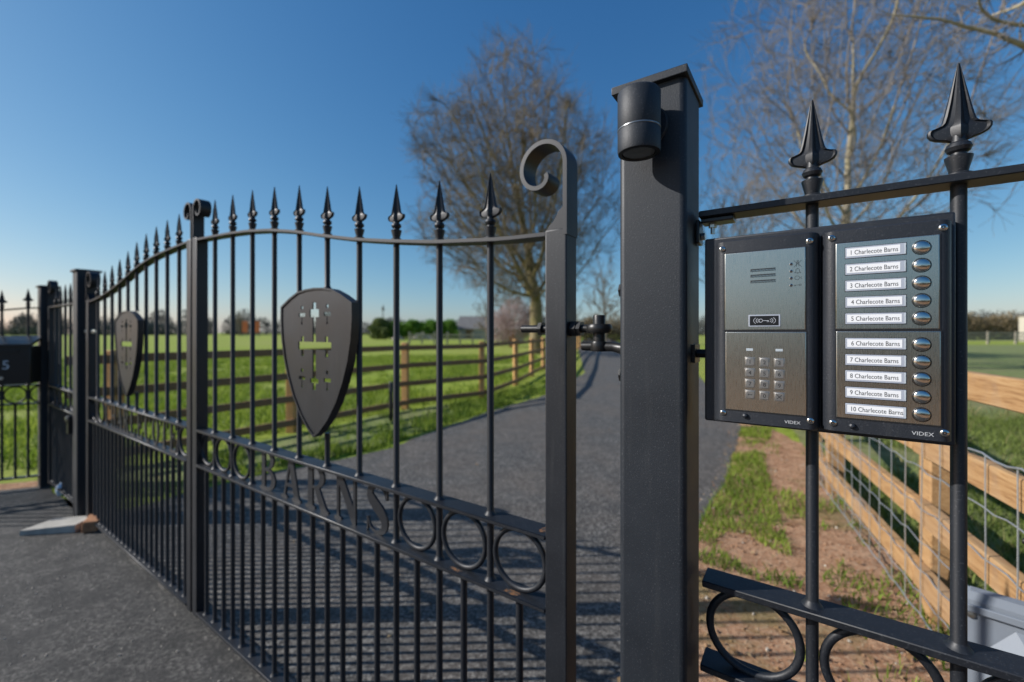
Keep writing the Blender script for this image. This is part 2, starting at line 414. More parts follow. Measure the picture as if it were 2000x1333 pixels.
def inside(pts, poly):
    x, y = pts[:, 0], pts[:, 1]; c = np.zeros(len(pts), bool); n = len(poly)
    for i in range(n):
        x1, y1 = poly[i]; x2, y2 = poly[(i+1) % n]
        if y1 == y2: continue
        t = ((y1 > y) != (y2 > y)) & (x < (x2-x1)*(y-y1)/(y2-y1)+x1); c ^= t
    return c
def vnoise(p, sc, seed):
    r = np.random.RandomState(seed); G = r.rand(256, 256); q = p*sc; i = np.floor(q).astype(int); f = q-i; f = f*f*(3-2*f)
    g = lambda a, b: G[(i[:, 0]+a) % 256, (i[:, 1]+b) % 256]
    return (g(0, 0)*(1-f[:, 0])+g(1, 0)*f[:, 0])*(1-f[:, 1])+(g(0, 1)*(1-f[:, 0])+g(1, 1)*f[:, 0])*f[:, 1]
def scatter(poly, n, sc=0, thr=0, seed=1, exclude=None):
    xs = [p[0] for p in poly]; ys = [p[1] for p in poly]
    p = np.stack([np.random.uniform(min(xs), max(xs), n), np.random.uniform(min(ys), max(ys), n)], 1)
    p = p[inside(p, poly)]
    for e in exclude or []: p = p[~inside(p, e)]
    if sc: p = p[vnoise(p, sc, seed)*.65+vnoise(p, sc*3.1, seed+1)*.35 > thr]
    return p
drive_poly = [gp(-3.25, .0)]+DL+DR+[gp(.35, .0)]
verge_l = [(-3.3, 3.4), (-2.8, 3.15), (-2.05, 3.83), (-1.56, 4.25), (-1.26, 4.62), (-.96, 5.38), (-.38, 6.65), (.64, 8.45), (1.6, 11.6), (.4, 10.2), (-.5, 7.95), (-1.6, 6.75), (-2.6, 5.3)]
a1 = scatter(verge_l, 60000, 1.7, .45, 3, [drive_poly]); a2 = scatter(verge_l, 30000, 5, .60, 4, [drive_poly])
blades('verge_grass', np.concatenate([a1, a2]), .03, .12, .006, .014, M['grass'], .9)
r_edge = [(.95, 2.3), (1.247, 2.85), (1.75, 3.55), (2.97, 5.6), (3.6, 6.6), (4.1, 6.6), (3.2, 5.3), (2.35, 4.0), (1.85, 3.0), (1.35, 2.0)]
sheet('rough_ground', [(1.2, .2), (1.5, .9), (2.0, 2.0), (2.6, 3.3), (3.7, 5.9), (9.5, 13), (30, 42), (90, 44), (90, 0)], .0015, M['soilgrass'], .05, .3)
b1 = scatter(r_edge, 70000, 1.7, .44, 9, [drive_poly]); b2 = scatter(soil_pts, 20000, 2.6, .70, 12, [drive_poly])
b3 = scatter([(2.0, 3.3), (1.62, 2.4), (1.3, 1.4), (1.1, .7), (1.4, .7), (1.75, 1.4), (2.3, 2.6), (2.6, 3.3)], 9000, 3.0, .52, 15)
blades('path_grass', np.concatenate([b1, b2, b3]), .015, .065, .004, .009, M['grass'], 1.1)
fld = [(-8, 3.6), (-3.9, 3.8), (-2.7, 5.4), (-1.7, 7.0), (-.6, 8.1), (.2, 10.6), (1.2, 14.5), (1.2, 22), (-22, 22)]
c1 = scatter(fld, 190000, .8, .40, 21); 
blades('field_grass', c1, .04, .17, .010, .026, M['fieldgrass'], 1.2)
rfd = [(1.35, .6), (1.75, 1.4), (2.1, 2.2), (2.65, 3.4), (3.6, 5.8), (9, 10), (9, 1.5), (4, .5)]
d1 = scatter(rfd, 90000, 1.1, .40, 31)
blades('rough_grass', d1, .03, .11, .005, .013, M['roughgrass'], 1.3)
d2 = scatter(rfd, 20000, 1.6, .55, 37)
blades('dry_grass', d2, .06, .2, .004, .010, M['drygrass'], 1.3)
# stones and fallen leaves lying on the soil
def bits(name, pts, smin, smax, m, flat):
    mb = MB()
    for x, y in pts:
        s = random.uniform(smin, smax); a = random.uniform(0, 6.28)
        if flat:
            c, d = math.cos(a)*s, math.sin(a)*s; t = random.uniform(.1, .7)*s
            mb.add([(x-c, y-d, .012), (x+d*.5, y-c*.5, .012+t), (x+c, y+d, .014), (x-d*.5, y+c*.5, .012+t*.6)], [(0, 1, 2, 3)])
        else:
            r = [random.uniform(.6, 1)*s for _ in range(6)]
            vs = [(x+r[i]*math.cos(a+i*1.05), y+r[i]*math.sin(a+i*1.05), .004) for i in range(6)]
            vs += [(x+r[i]*.6*math.cos(a+i*1.05), y+r[i]*.6*math.sin(a+i*1.05), .004+s*.75) for i in range(6)]
            mb.add(vs, [(i, (i+1) % 6, (i+1) % 6+6, i+6) for i in range(6)]+[(6, 7, 8, 9, 10, 11)])
    return solo(name, mb.mesh(name, deg=20), m, kind='stuff')
bits('loose_stones', scatter(soil_pts, 420), .003, .011, M['stone'], False)
bits('soil_clods', scatter(soil_pts, 4200), .003, .011, M['soil'], False)
bits('loose_grit', np.concatenate([scatter([(-3.6, 2.4), (-2.4, 2.6), (-1.0, 1.6), (-.7, .9), (-2.0, .8), (-4.0, 1.6)], 900), scatter(drive_poly[:14]+drive_poly[-7:], 1500)]), .002, .006, M['stone'], False)
bits('fallen_leaves', np.concatenate([scatter(soil_pts, 1500), scatter(verge_l, 1100, 0, 0, 1, [drive_poly]), scatter([(-1, 1.6), (-2, 3.6), (-.5, 6), (2.5, 5.2), (.9, 2.2), (.3, 1.2)], 60)]), .005, .020, M['deadleaf'], True)

# ------------------------------------------------------------------ ironwork
def finial_mesh():
    mb = MB()
    mb.lathe([(.0135, 0), (.0135, .004), (.0092, .006), (.0100, .010), (.0134, .0235), (.0138, .0265), (.0080, .0285), (.0078, .031), (.0112, .0335), (.0132, .038), (.0112, .0430), (.0080, .0455), (.0070, .055)], (0, 0, 0), 20)
    lv = [(.0600, .0050), (.0635, .0150), (.0655, .0225), (.0680, .0275), (.0715, .0302), (.0750, .0306), (.0775, .0290), (.0786, .0240), (.0802, .0190), (.0830, .0164), (.0900, .0143), (.1050, .0108), (.1220, .0070), (.1360, .0039), (.1440, .0020), (.1480, .0010)]
    vs = []; n = 12
    for z, w in lv:
        z = .0455+(z-.060)*(.1025/.088)
        k = min(1, w/.0125)
        row = [(-w, 0), (-w+.0008*k, .0036*k), (-w+.0030*k, .0048*k), (-w+.0055*k, .0022*k), (-w*.28, .0034*k), (0, .0088*k+.0006)]
        front = row+[(-x, t) for x, t in row[-2::-1]]
        ring = [(x, -t, z) for x, t in front]+[(x, t, z) for x, t in front[-2:0:-1]]
        vs += ring; n = len(ring)
    fs = []
    for i in range(len(lv)-1):
        for j in range(n): fs.append((i*n+j, i*n+(j+1) % n, (i+1)*n+(j+1) % n, (i+1)*n+j))
    fs.append(tuple(range(n-1, -1, -1))); fs.append(tuple((len(lv)-1)*n+j for j in range(n)))
    mb.add(vs, fs)
    return mb.mesh('finial', (0, 0, 0), 28)
FIN = finial_mesh()
RING = MB().torus((0, 0, 0), .0635, .0062, 44, 10).mesh('ring')
BARS = {}
def bar_mesh(L, r=.008):
    k = (round(L, 4), r)
    if k not in BARS:
        BARS[k] = MB().lathe([(r*1.75, 0), (r*1.45, .0025), (r*1.12, .007), (r, .009), (r, L-.002), (r, L)], (0, 0, 0), 14).mesh('bar')
    return BARS[k]
def scroll(s0, z0, ztop, R, w, th, direction):
    """flat strip, w wide along v, rising at s0 from z0 and rolling over into a volute (direction -1: to the left)"""
    cl = [(s0, z0), (s0, (z0+ztop-R)/2), (s0, ztop-R)]
    x, z, th_ = s0, ztop-R, 0.0
    for i in range(44):
        dth = math.radians(395/44); tm = math.degrees(th_+dth/2)
        rho = R if tm < 165 else R*(1-.74*min(1, (tm-165)/190))
        am = th_+dth/2; x += direction*rho*dth*math.sin(am); z += rho*dth*math.cos(am); th_ += dth; cl.append((x, z))
    vs = []
    for i, (x, z) in enumerate(cl):
        a = cl[max(i-1, 0)]; b = cl[min(i+1, len(cl)-1)]; d = Vector((b[0]-a[0], b[1]-a[1])).normalized(); nx, nz = -d.y*th/2, d.x*th/2
        vs += [(x+nx, -w/2, z+nz), (x-nx, -w/2, z-nz), (x-nx, w/2, z-nz), (x+nx, w/2, z+nz)]
    fs = []
    for i in range(len(cl)-1):
        for j in range(4): fs.append((i*4+j, i*4+(j+1) % 4, i*4+4+(j+1) % 4, i*4+4+j))
    fs += [(3, 2, 1, 0), tuple(len(vs)-4+j for j in range(4))]
    return MB().add(vs, fs)
def flat(pts, w, th, v0=0):
    """flat bar laid on its side along (s, z) points; z is its top"""
    vs = []
    for s, z in pts: vs += [(s, v0-w/2, z), (s, v0+w/2, z), (s, v0+w/2, z-th), (s, v0-w/2, z-th)]
    fs = []
    for i in range(len(pts)-1):
        for j in range(4): fs.append((i*4+j, i*4+(j+1) % 4, i*4+4+(j+1) % 4, i*4+4+j))
    fs += [(3, 2, 1, 0), tuple(len(vs)-4+j for j in range(4))]
    mb = MB().add(vs, fs); b = bmesh.new(); vv = [b.verts.new(v) for v in mb.v]
    for f in mb.f: b.faces.new([vv[i] for i in f])
    b.edges.ensure_lookup_table(); bmesh.ops.recalc_face_normals(b, faces=b.faces[:])
    ed = [e for e in b.edges if len(e.link_faces) == 2 and e.calc_face_angle(0) > .8]
    rf_ = bmesh.ops.bevel(b, geom=ed, offset=.0012, segments=2, affect='EDGES')['faces']; out = MB(); out.bm(b, rf_); return out
def arc(cx, cz, rx, rz, a0, a1, n=10):
    return [(cx+rx*math.cos(math.radians(a0+(a1-a0)*i/n)), cz+rz*math.sin(math.radians(a0+(a1-a0)*i/n))) for i in range(n+1)]
def ribbon(cl):
    L = []; R_ = []
    for i, (x, z, w) in enumerate(cl):
        a = cl[max(i-1, 0)]; b = cl[min(i+1, len(cl)-1)]; dx, dz = b[0]-a[0], b[1]-a[1]; q = math.hypot(dx, dz) or 1
        L.append((x-dz/q*w/2, z+dx/q*w/2)); R_.append((x+dz/q*w/2, z-dx/q*w/2))
    return L+R_[::-1]
def dense(pts, k=5):
    """Catmull-Rom through (x, z, w) points"""
    out = []; n = len(pts)
    for i in range(n-1):
        p0, p1, p2, p3 = pts[max(i-1, 0)], pts[i], pts[i+1], pts[min(i+2, n-1)]
        for j in range(k):
            t = j/k
            out.append(tuple(.5*(2*p1[c]+(-p0[c]+p2[c])*t+(2*p0[c]-5*p1[c]+4*p2[c]-p3[c])*t*t+(-p0[c]+3*p1[c]-3*p2[c]+p3[c])*t**3) for c in range(3)))
    return out+[pts[-1]]
GLYPH = {
 'B': [[(0, 0), (.55, 0)]+arc(.55, .27, .42, .27, -90, 85)[1:]+arc(.5, .77, .38, .23, -65, 90)+[(0, 1), (0, .96), (.12, .93), (.12, .07), (0, .04)],
       [(.33, .07), (.5, .07)]+arc(.5, .27, .23, .2, -90, 90)[1:]+[(.33, .47)], [(.33, .56), (.47, .56)]+arc(.47, .75, .2, .185, -90, 90)[1:]+[(.33, .935)]],
 'A': [[(0, 0), (.34, 0), (.34, .04), (.24, .07), (.3, .29), (.62, .29), (.69, .07), (.58, .04), (.58, 0), (1.04, 0), (1.04, .04), (.95, .07), (.62, 1), (.45, 1), (.13, .07), (0, .04)], [(.33, .37), (.59, .37), (.46, .78)]],
 'R': [[(0, 0), (.45, 0), (.45, .04), (.34, .07), (.34, .46), (.43, .46), (.72, 0), (1.06, 0), (1.06, .04), (.98, .07), (.65, .49)]+arc(.5, .75, .38, .25, -60, 90)+[(0, 1), (0, .96), (.12, .93), (.12, .07), (0, .04)],
       [(.34, .53), (.47, .53)]+arc(.47, .735, .2, .2, -90, 90)[1:]+[(.34, .935)]],
 'N': [[(0, 0), (.3, 0), (.3, .04), (.2, .07), (.2, .76), (.76, 0), (.90, 0), (.90, .93), (1, .96), (1, 1), (.7, 1), (.7, .96), (.8, .93), (.8, .36), (.3, 1), (0, 1), (0, .96), (.1, .93), (.1, .07), (0, .04)]],
 'S': [ribbon(dense([(.83, .74, .03), (.74, .90, .05), (.52, .965, .07), (.29, .90, .15), (.22, .75, .22), (.40, .59, .25), (.66, .43, .26), (.78, .25, .23), (.70, .10, .14), (.48, .035, .07), (.26, .09, .05), (.15, .27, .03)])), [(.82, .72), (.88, .72), (.88, 1), (.83, .97)], [(.10, 0), (.15, .04), (.16, .30), (.10, .30)]],
 'C': [ribbon(dense([(.93, .72, .03), (.8, .90, .06), (.55, .965, .07), (.28, .85, .17), (.16, .5, .23), (.28, .15, .17), (.55, .035, .07), (.8, .1, .05), (.95, .26, .03)])), [(.92, .7), (.97, .7), (.97, 1), (.93, .97)]],
 'H': [[(0, 0), (.38, 0), (.38, .04), (.29, .07), (.29, .46), (.71, .46), (.71, .07), (.62, .04), (.62, 0), (1, 0), (1, .04), (.9, .07), (.9, .93), (1, .96), (1, 1), (.62, 1), (.62, .96), (.71, .93), (.71, .54), (.29, .54), (.29, .93), (.38, .96), (.38, 1), (0, 1), (0, .96), (.1, .93), (.1, .07), (0, .04)]],
 'L': [[(0, 0), (.9, 0), (.98, .3), (.93, .3), (.8, .07), (.36, .07), (.36, .93), (.48, .96), (.48, 1), (0, 1), (0, .96), (.14, .93), (.14, .07), (0, .04)]],
 'E': [[(0, 0), (.9, 0), (.97, .28), (.92, .28), (.8, .07), (.36, .07), (.36, .47), (.55, .47), (.62, .36), (.66, .36), (.66, .66), (.62, .66), (.55, .54), (.36, .54), (.36, .93), (.75, .93), (.87, .74), (.92, .74), (.88, 1), (0, 1), (0, .96), (.14, .93), (.14, .07), (0, .04)]],
 'O': [arc(.5, .5, .5, .5, 0, 345, 23), arc(.5, .5, .27, .42, 0, 345, 23)],
 'T': [[(.28, 0), (.72, 0), (.72, .04), (.61, .07), (.61, .93), (.85, .93), (.95, .72), (1, .72), (.98, 1), (.02, 1), (0, .72), (.05, .72), (.15, .93), (.39, .93), (.39, .07), (.28, .04)]]}
def letter(ch, s0, s1, z0, z1):
    parts = GLYPH[ch]; tr = lambda P: [(s0+x*(s1-s0), z0+z*(z1-z0)) for x, z in P]
    if ch in 'SC': return joined(*[curve_mesh([tr(p)], extrude=.003) for p in parts])
    return curve_mesh([tr(p) for p in parts], extrude=.003)

PROFILE = [(.155, .2005), (.05, .204), (0, .208), (-.156, .222), (-.3126, .243), (-.463, .266), (-.624, .297), (-.774, .329), (-.927, .354), (-1.09, .372), (-1.239, .382), (-1.395, .389), (-1.53, .394)]
def prof(s):
    xs = [p[0] for p in PROFILE][::-1]; zs = [p[1] for p in PROFILE][::-1]
    return float(np.interp(s, xs, zs))
SHW = [(.0, .1335), (.045, .1315), (.09, .125), (.135, .108), (.185, .083)]
def shield(t, sc, zoff=0, v=-.012):
    out = [(x, z) for x, z in SHW]+[(.186, .04), (.180, -.02), (.166, -.08), (.143, -.14), (.112, -.20), (.070, -.255), (.028, -.295), (0, -.313)]
    pts = out+[(-x, z) for x, z in out[-2:0:-1]]
    O = lambda P, k=1: [(sc+x*k, H+zoff+z) for x, z in P]
    rect = lambda x0, x1, z0, z1: [(sc+x0, H+zoff+z0), (sc+x1, H+zoff+z0), (sc+x1, H+zoff+z1), (sc+x0, H+zoff+z1)]
    cross = [(-.0085, .046), (-.024, .046), (-.024, .070), (-.009, .070), (-.009, .090), (.009, .090), (.009, .070), (.024, .070), (.024, .046), (.0085, .046),
             (.0085, -.028), (.056, -.028), (.056, -.012), (.070, -.012), (.070, -.028), (.086, -.028), (.086, -.052), (.070, -.052), (.070, -.072), (.056, -.072), (.056, -.052), (.0085, -.052),
             (.0085, -.138), (.021, -.138), (.021, -.152), (.008, -.152), (.008, -.172), (-.008, -.172), (-.008, -.152), (-.021, -.152), (-.021, -.138), (-.0085, -.138),
             (-.0085, -.052), (-.056, -.052), (-.056, -.072), (-.070, -.072), (-.070, -.052), (-.086, -.052), (-.086, -.028), (-.070, -.028), (-.070, -.012), (-.056, -.012), (-.056, -.028), (-.0085, -.028)]
    holes = [O(cross)]
    for cx in (-.066, .066):
        for cz in (.054, -.139):
            holes.append(rect(cx-.017, cx+.017, cz-.0055, cz+.0055))
            holes.append([(sc+cx+.0065*math.cos(k), H+zoff+cz+.023+.0065*math.sin(k)) for k in [i*.785 for i in range(8)]])
            holes.append([(sc+cx+.0045*math.cos(k), H+zoff+cz-.026+.0045*math.sin(k)) for k in [i*.785 for i in range(8)]])
            holes.append(rect(cx-.0018, cx+.0018, cz-.0215, cz-.0055))
    plate = shift(curve_mesh([O([(x*.965, z*.97-.001) for x, z in pts])]+holes, extrude=.002), 0, v-.0215, 0)
    f = t.part('shield', plate, M['black'])
    rim = MB(); P = O(pts); n = len(P); Q = O([(x*.965, z*.97-.001) for x, z in pts])
    vs = [(x, v-.027, z) for x, z in P]+[(x, v-.027, z) for x, z in Q]+[(x, v-.001, z) for x, z in Q]+[(x, v-.001, z) for x, z in P]
    fs = []
    for i in range(n):
        j = (i+1) % n
        for k in range(4): fs.append((k*n+i, k*n+j, ((k+1) % 4)*n+j, ((k+1) % 4)*n+i))
    t.part('shield_rim', rim.add(vs, fs), M['black'], f, deg=25)
def weld_dots(mb, s, z):
    mb.lathe([(.0125, 0), (.0105, .003), (.008, .0055)], (s, 0, z), 10)
RU, RL = H-.4045, H-.550          # tops of the two middle rails
def leaf(t, s_h, s_m, bars, sgn, word, rings, word_span, cut):
    """a driveway gate leaf: s_h hinge stile centre, s_m meeting stile centre, bars listed from the hinge, sgn +1 when the hinge is on the right"""
    g = lambda s: prof((s-bars[0])*(1.395/abs(bars[-1]-bars[0]))*sgn)      # height of the swept top at s
    zb = H-1.165
    bot = lambda s: zb-.035*max(0, min(1, (s+1.55)/1.7))
    lo, hi = (s_m, s_h) if sgn > 0 else (s_h, s_m)
    hs = t.part('hinge_stile', MB().box(s_h-.0235, s_h+.0235, -.0235, .0235, H-1.20, H+.203, .003), M['black'])
    ms = t.part('meeting_stile', MB().box(s_m-.022, s_m+.022, -.022, .022, H-1.19, H+.398, .003), M['black'])
    e = s_h+sgn*.0205
    t.part('scroll', scroll(e, H+.19, H+.380, .0495, .048, .0088, -sgn), M['black'], hs)
    t.part('gusset', MB().prism([(e-sgn*.004, H+.2035), (e-sgn*.043, H+.2035), (e-sgn*.036, H+.213), (e-sgn*.028, H+.219), (e-sgn*.021, H+.229), (e-sgn*.017, H+.238), (e-sgn*.008, H+.245), (e-sgn*.004, H+.249)], -.019, .019), M['black'], hs)
    t.part('scroll', scroll(s_m-sgn*.0185, H+.385, H+.556, .036, .042, .007, sgn), M['black'], ms)
    a, b = s_m+sgn*.022, s_h-sgn*.0235
    ss = [a+(b-a)*i/40 for i in range(41)]
    t.part('top_rail', flat([(s, H+g(s)) for s in ss], .042, .009), M['black'])
    t.part('middle_rail', flat([(a, RU), (b, RU)], .050, .009), M['black'])
    t.part('middle_rail', flat([(a, RL), (b, RL)], .050, .009), M['black'])
    t.part('bottom_rail', flat([(a, bot(a)), (b, bot(b))], .050, .012), M['black'])
    for s in bars:
        zt = H+g(s)-.009
        inside_word = word_span[0] < s < word_span[1]
        spans = [(RU, zt), (bot(s), RL-.009)]+([] if inside_word else [(RL, RU-.009)])
        top = None
        if cut and abs(s-cut[0]) < .16:
            d_ = abs(s-cut[0]); zu = float(np.interp(d_, [.0, .045, .09, .135, .185], [.1335, .1315, .125, .108, .083])); zl = float(np.interp(d_, [0, .028, .07, .112, .143, .166], [-.313, -.295, -.255, -.2, -.14, -.08]))
            spans = [(H+cut[1]+zu, zt), (RU, H+cut[1]+zl)]+spans[1:]
        for z0, z1 in spans:
            o = t.inst('bar', bar_mesh(z1-z0), M['black'], (s, 0, z0))
            if top is None: top = o; ztop0 = z0
        f = t.inst('finial', FIN, M['black'], (0, 0, zt+.009-ztop0), top)
    mids = [(bars[i]+bars[i+1])/2 for i in range(len(bars)-1)]+[bars[0]+(bars[0]-bars[1])/2, bars[-1]+(bars[-1]-bars[-2])/2]
    for s in mids:
        if min(abs(s-s_h), abs(s-s_m)) < .03: continue
        z0 = bot(s); t.inst('dog_bar', bar_mesh(RL-.009-z0), M['black'], (s, 0, z0))
    for s in rings: t.inst('ring', RING, M['black'], (s, 0, (RU-.009+RL)/2))
    for ch, s0, s1 in word:
        t.part('letter', letter(ch, s0, s1, RL, RU-.009), M['black'])
nb = [-.155*i for i in range(10)]
near = Thing('driveway_gate', 'nearer black iron driveway gate with BARNS lettered in its middle rail', 'gate', (-.68, 0, 0), True, 'pair of driveway gates')
leaf(near, .1765, -1.5385, nb, 1, [('B', -1.025, -.918), ('A', -.882, -.768), ('R', -.735, -.618), ('N', -.580, -.468), ('S', -.440, -.330)], [.0775, -.0775, -.2325, -1.1625, -1.3175, -1.4560], (-1.0, -.40), (-.632, 0))
shield(near, -.632)
# eye bolt through the hinge stile
zb = H+.0075
near.part('eye_bolt', MB().tube([(.085, 0, zb), (.243, 0, zb)], .0078, 16).lathe([(.0215, -.0085), (.0245, -.004), (.0245, .004), (.0215, .0085)], (.2575, 0, zb), 24).lathe([(.0145, 0), (.0145, .008)], (.128, 0, zb), 6, 'x').lathe([(.0165, 0), (.0165, .012)], (.2015, 0, zb), 6, 'x').lathe([(.0150, 0), (.0150, .008)], (.2145, 0, zb), 6, 'x'), M['iron'])
for cx_, cy_, rx_, ry_, z_ in ((.068, -.014, .024, .009, RL), (-.090, -.015, .018, .008, RL), (.140, .0, .012, .014, RU)):
    near.part('rust_patch', MB().add([(cx_+rx_*random.uniform(.6, 1.1)*math.cos(k*.42), max(-.0235, min(.0235, cy_+ry_*random.uniform(.6, 1.1)*math.sin(k*.42))), z_+.0005) for k in range(15)], [tuple(range(15))]), M['rust'])
fb = [-3.040+.1418*i for i in range(10)]
far = Thing('driveway_gate', 'farther black iron driveway gate with grey sunlit shield, hinged to the far post', 'gate', (-2.4, 0, 0), True, 'pair of driveway gates')
fw = []
w0, w1 = fb[0]+.145, fb[-1]-.012; stp = (w1-w0)/10
for i, ch in enumerate('CHARLECOTE'): fw.append((ch, w0+i*stp+.012, w0+(i+1)*stp-.012))
leaf(far, -3.178, -1.5985, fb, -1, fw, [-3.1+-.004, fb[0]+.0709, fb[-1]+.075], (fb[0]+.1, fb[-1]+.0-.02), (-2.36, -.02))
shield(far, -2.36, -.02)
far.part('eye_bolt', MB().tube([(-3.27, 0, zb), (-3.09, 0, zb)], .0078, 12).lathe([(.0145, 0), (.0145, .010)], (-3.155, 0, zb), 6, 'x').lathe([(.0215, -.0085), (.0245, 0), (.0215, .0085)], (-3.245, 0, zb), 20), M['zinc'])

def gate_post(label, s0, s1, v0, v1, top, capz=.012):
    t = Thing('gate_post', label, 'post', ((s0+s1)/2, (v0+v1)/2, 0), True, 'black steel gate posts')
    t.part('shaft', MB().box(s0, s1, v0, v1, -.05, top, .010, 4), M['post'], deg=30)
    m = .0095
    b = MB(); x0, x1, y0, y1 = s0-m, s1+m*.4, v0-m, v1+m
    b.box(x0, x1, y0, y1, top-.009, top+.004, .0012)
    cx, cy = (x0+x1)/2, (y0+y1)/2; i = .002
    b.add([(x0+i, y0+i, top+.0042), (x1-i, y0+i, top+.0042), (x1-i, y1-i, top+.0042), (x0+i, y1-i, top+.0042), (cx, cy, top+.012)], [(0, 1, 4), (1, 2, 4), (2, 3, 4), (3, 0, 4), (3, 2, 1, 0)])
    t.part('cap', b, M['post'], deg=20)
    return t
p1 = gate_post('thick black steel gate post beneath the round lamp', .316, .4255, -.055, .055, H+.414)
br = p1.part('hinge_bracket', MB().tube([(.2235, 0, H-.0262), (.245, 0, H-.0262), (.285, 0, H-.0265), (.300, 0, H-.029), (.309, 0, H-.031), (.317, 0, H-.032)], [.0085, .0092, .0090, .0105, .016, .026], 16).lathe([(.0150, -.0355), (.0160, -.033), (.0160, -.0195), (.0150, -.017)], (.2575, 0, H), 24), M['iron'])
for z_ in (.075, -.075): p1.part('bolt', MB().lathe([(.012, 0), (.014, .004), (.010, .010)], (.306, -.02, H+z_), 6, 'x'), M['iron'], br)
p1.part('hinge_pin', MB().lathe([(.0115, -.025), (.0115, .031), (.0105, .033)], (.2575, 0, H), 20), M['iron'], br)
p1.part('panel_bracket', MB().box(.4255, .4305, -.012, .028, H-.05, H-.02).lathe([(.008, 0), (.008, .02)], (.430, .008, H-.035), 6, 'x'), M['iron'])
p2 = gate_post('far black steel gate post with a black lock box low on its side', -3.365, -3.250, -.055, .055, H+.402)
lb = p2.part('lock_box', MB().box(-3.405, -3.365, -.075, -.015, H-.66, H-.54, .006).lathe([(.018, 0), (.02, .01), (.012, .03), (.016, .04)], (-3.385, -.075, H-.585), 14, 'y'), M['dark'])
p2.part('keyhole_cover', MB().lathe([(.014, 0), (.014, .008)], (-3.39, -.082, H-.56), 14, 'y'), M['zinc'], lb)
p2.part('hinge_bracket', MB().prism([(-3.25, H-.05), (-3.25, H+.01), (-3.225, H-.018), (-3.21, H-.018), (-3.21, H-.034), (-3.225, H-.034)], -.015, .015), M['zinc'])
p3 = gate_post('slim black steel post between the garden gate and the railing with the letterbox', -4.455, -4.350, -.055, .05, H+.365)

# wall lamp on the near post
lm = Thing('wall_lamp', 'black cylindrical downlight fixed high on the thick gate post', 'lamp', (.366, -.055, H+.33))
lc = (.3655, -.1005, 0)
lm.part('body', MB().lathe([(.0, H+.3755), (.0275, H+.3755), (.0305, H+.3745), (.0325, H+.372), (.0325, H+.318), (.0318, H+.3165)], lc, 48), M['post'])
lm.part('bezel', MB().lathe([(.0318, H+.3145), (.0325, H+.313), (.0325, H+.283), (.0315, H+.2795), (.0255, H+.2785), (.0245, H+.283), (.0, H+.283)], lc, 48), M['post'])
lm.part('groove_ring', MB().lathe([(.0322, H+.3140), (.0329, H+.3148), (.0329, H+.3162), (.0322, H+.3170)], lc, 48), M['groove'])
lm.part('lens', MB().lathe([(.0, H+.2822), (.024, H+.2818), (.024, H+.2806), (.0, H+.2792)], lc, 36), M['glass'])
lm.part('wall_plate', MB().lathe([(.033, -.055), (.034, -.059), (.032, -.063), (.0, -.063)], (.3655, 0, H+.337), 36, 'y').tube([(.3655, -.06, H+.337), (.3655, -.08, H+.337)], .013, 16), M['post'])

# railing panel to the right of the post (carries the intercom)
rp = Thing('railing_panel', 'black iron railing panel with two sharp spearheads, right of the thick post', 'railing', (.8, .02, 0))
V0 = .02
rp.part('top_rail', flat([(.434, H+.2015), (1.25, H+.2015)], .046, .0105, V0), M['black'])
rp.part('middle_rail', flat([(.4395, H-.4090), (1.25, H-.4090)], .050, .0105, V0), M['black'])
rp.part('middle_rail', flat([(.4365, H-.5485), (1.25, H-.5485)], .050, .0105, V0), M['black'])
rp.part('bottom_rail', flat([(.4365, H-1.15), (1.25, H-1.15)], .050, .0105, V0), M['black'])
for s in (.589, .745, .901, 1.057):
    o = rp.inst('bar', bar_mesh(.191+.409, .0082), M['black'], (s, V0, H-.409))
    rp.inst('finial', FIN, M['black'], (0, 0, .409+.2015), o)
    rp.inst('bar', bar_mesh(.129, .0082), M['black'], (s, V0, H-.5485)); rp.inst('bar', bar_mesh(.591, .0082), M['black'], (s, V0, H-1.15))
for s in (.511, .667, .823, .979):
    rp.inst('ring', RING, M['black'], (s, V0, H-.484)); rp.inst('dog_bar', bar_mesh(.591, .0082), M['black'], (s, V0, H-1.15))
bk = rp.part('bracket', MB().box(.436, .485, V0-.016, V0+.016, H+.1825, H+.1905, .002).box(.4275, .434, V0-.016, V0+.016, H+.150, H+.1895, .002), M['dark'])
rp.part('bolt', MB().lathe([(.0065, 0), (.0065, .006)], (.452, V0, H+.176), 6).lathe([(.0035, 0), (.0035, .016)], (.452, V0, H+.166), 10).lathe([(.0065, 0), (.0065, .006)], (.4345, V0, H+.163), 6, 'x'), M['zinc'], bk)

# ------------------------------------------------------------------ intercom
ic = Thing('intercom_panel', 'two-unit entry intercom with keypad, ten white name strips and steel push buttons', 'intercom', (.59, -.02, H))
ic.part('back_box', MB().box(.447, .7335, -.024, .0105, H-.1405, H+.1497, .003), M['frame'])
VF = -.050
def panel_frame(s0, s1, z0, z1):
    r = .0135; P = [(s0, -.024)]+[(s0+r-r*math.cos(a), VF+r*1.3-r*1.3*math.sin(a)) for a in [i*math.pi/14 for i in range(8)]]
    P += [(s1-r+r*math.sin(a), VF+r*1.3-r*1.3*math.cos(a)) for a in [i*math.pi/14 for i in range(8)]]+[(s1, -.024)]
    n = len(P); zs = [(z0, -.0018), (z0+.0018, 0), (z1-.0018, 0), (z1, -.0018)]; vs = []
    cx = (s0+s1)/2
    for z, ins in zs: vs += [(x+(-ins if x < cx else ins)*1, y-ins, z) for x, y in P]
    fs = []
    for i in range(3):
        for j in range(n): fs.append((i*n+j, i*n+(j+1) % n, (i+1)*n+(j+1) % n, (i+1)*n+j))
    fs += [tuple(range(n-1, -1, -1)), tuple(3*n+j for j in range(n))]
    return ic.part('unit_frame', MB().add(vs, fs), M['frame'], deg=35)
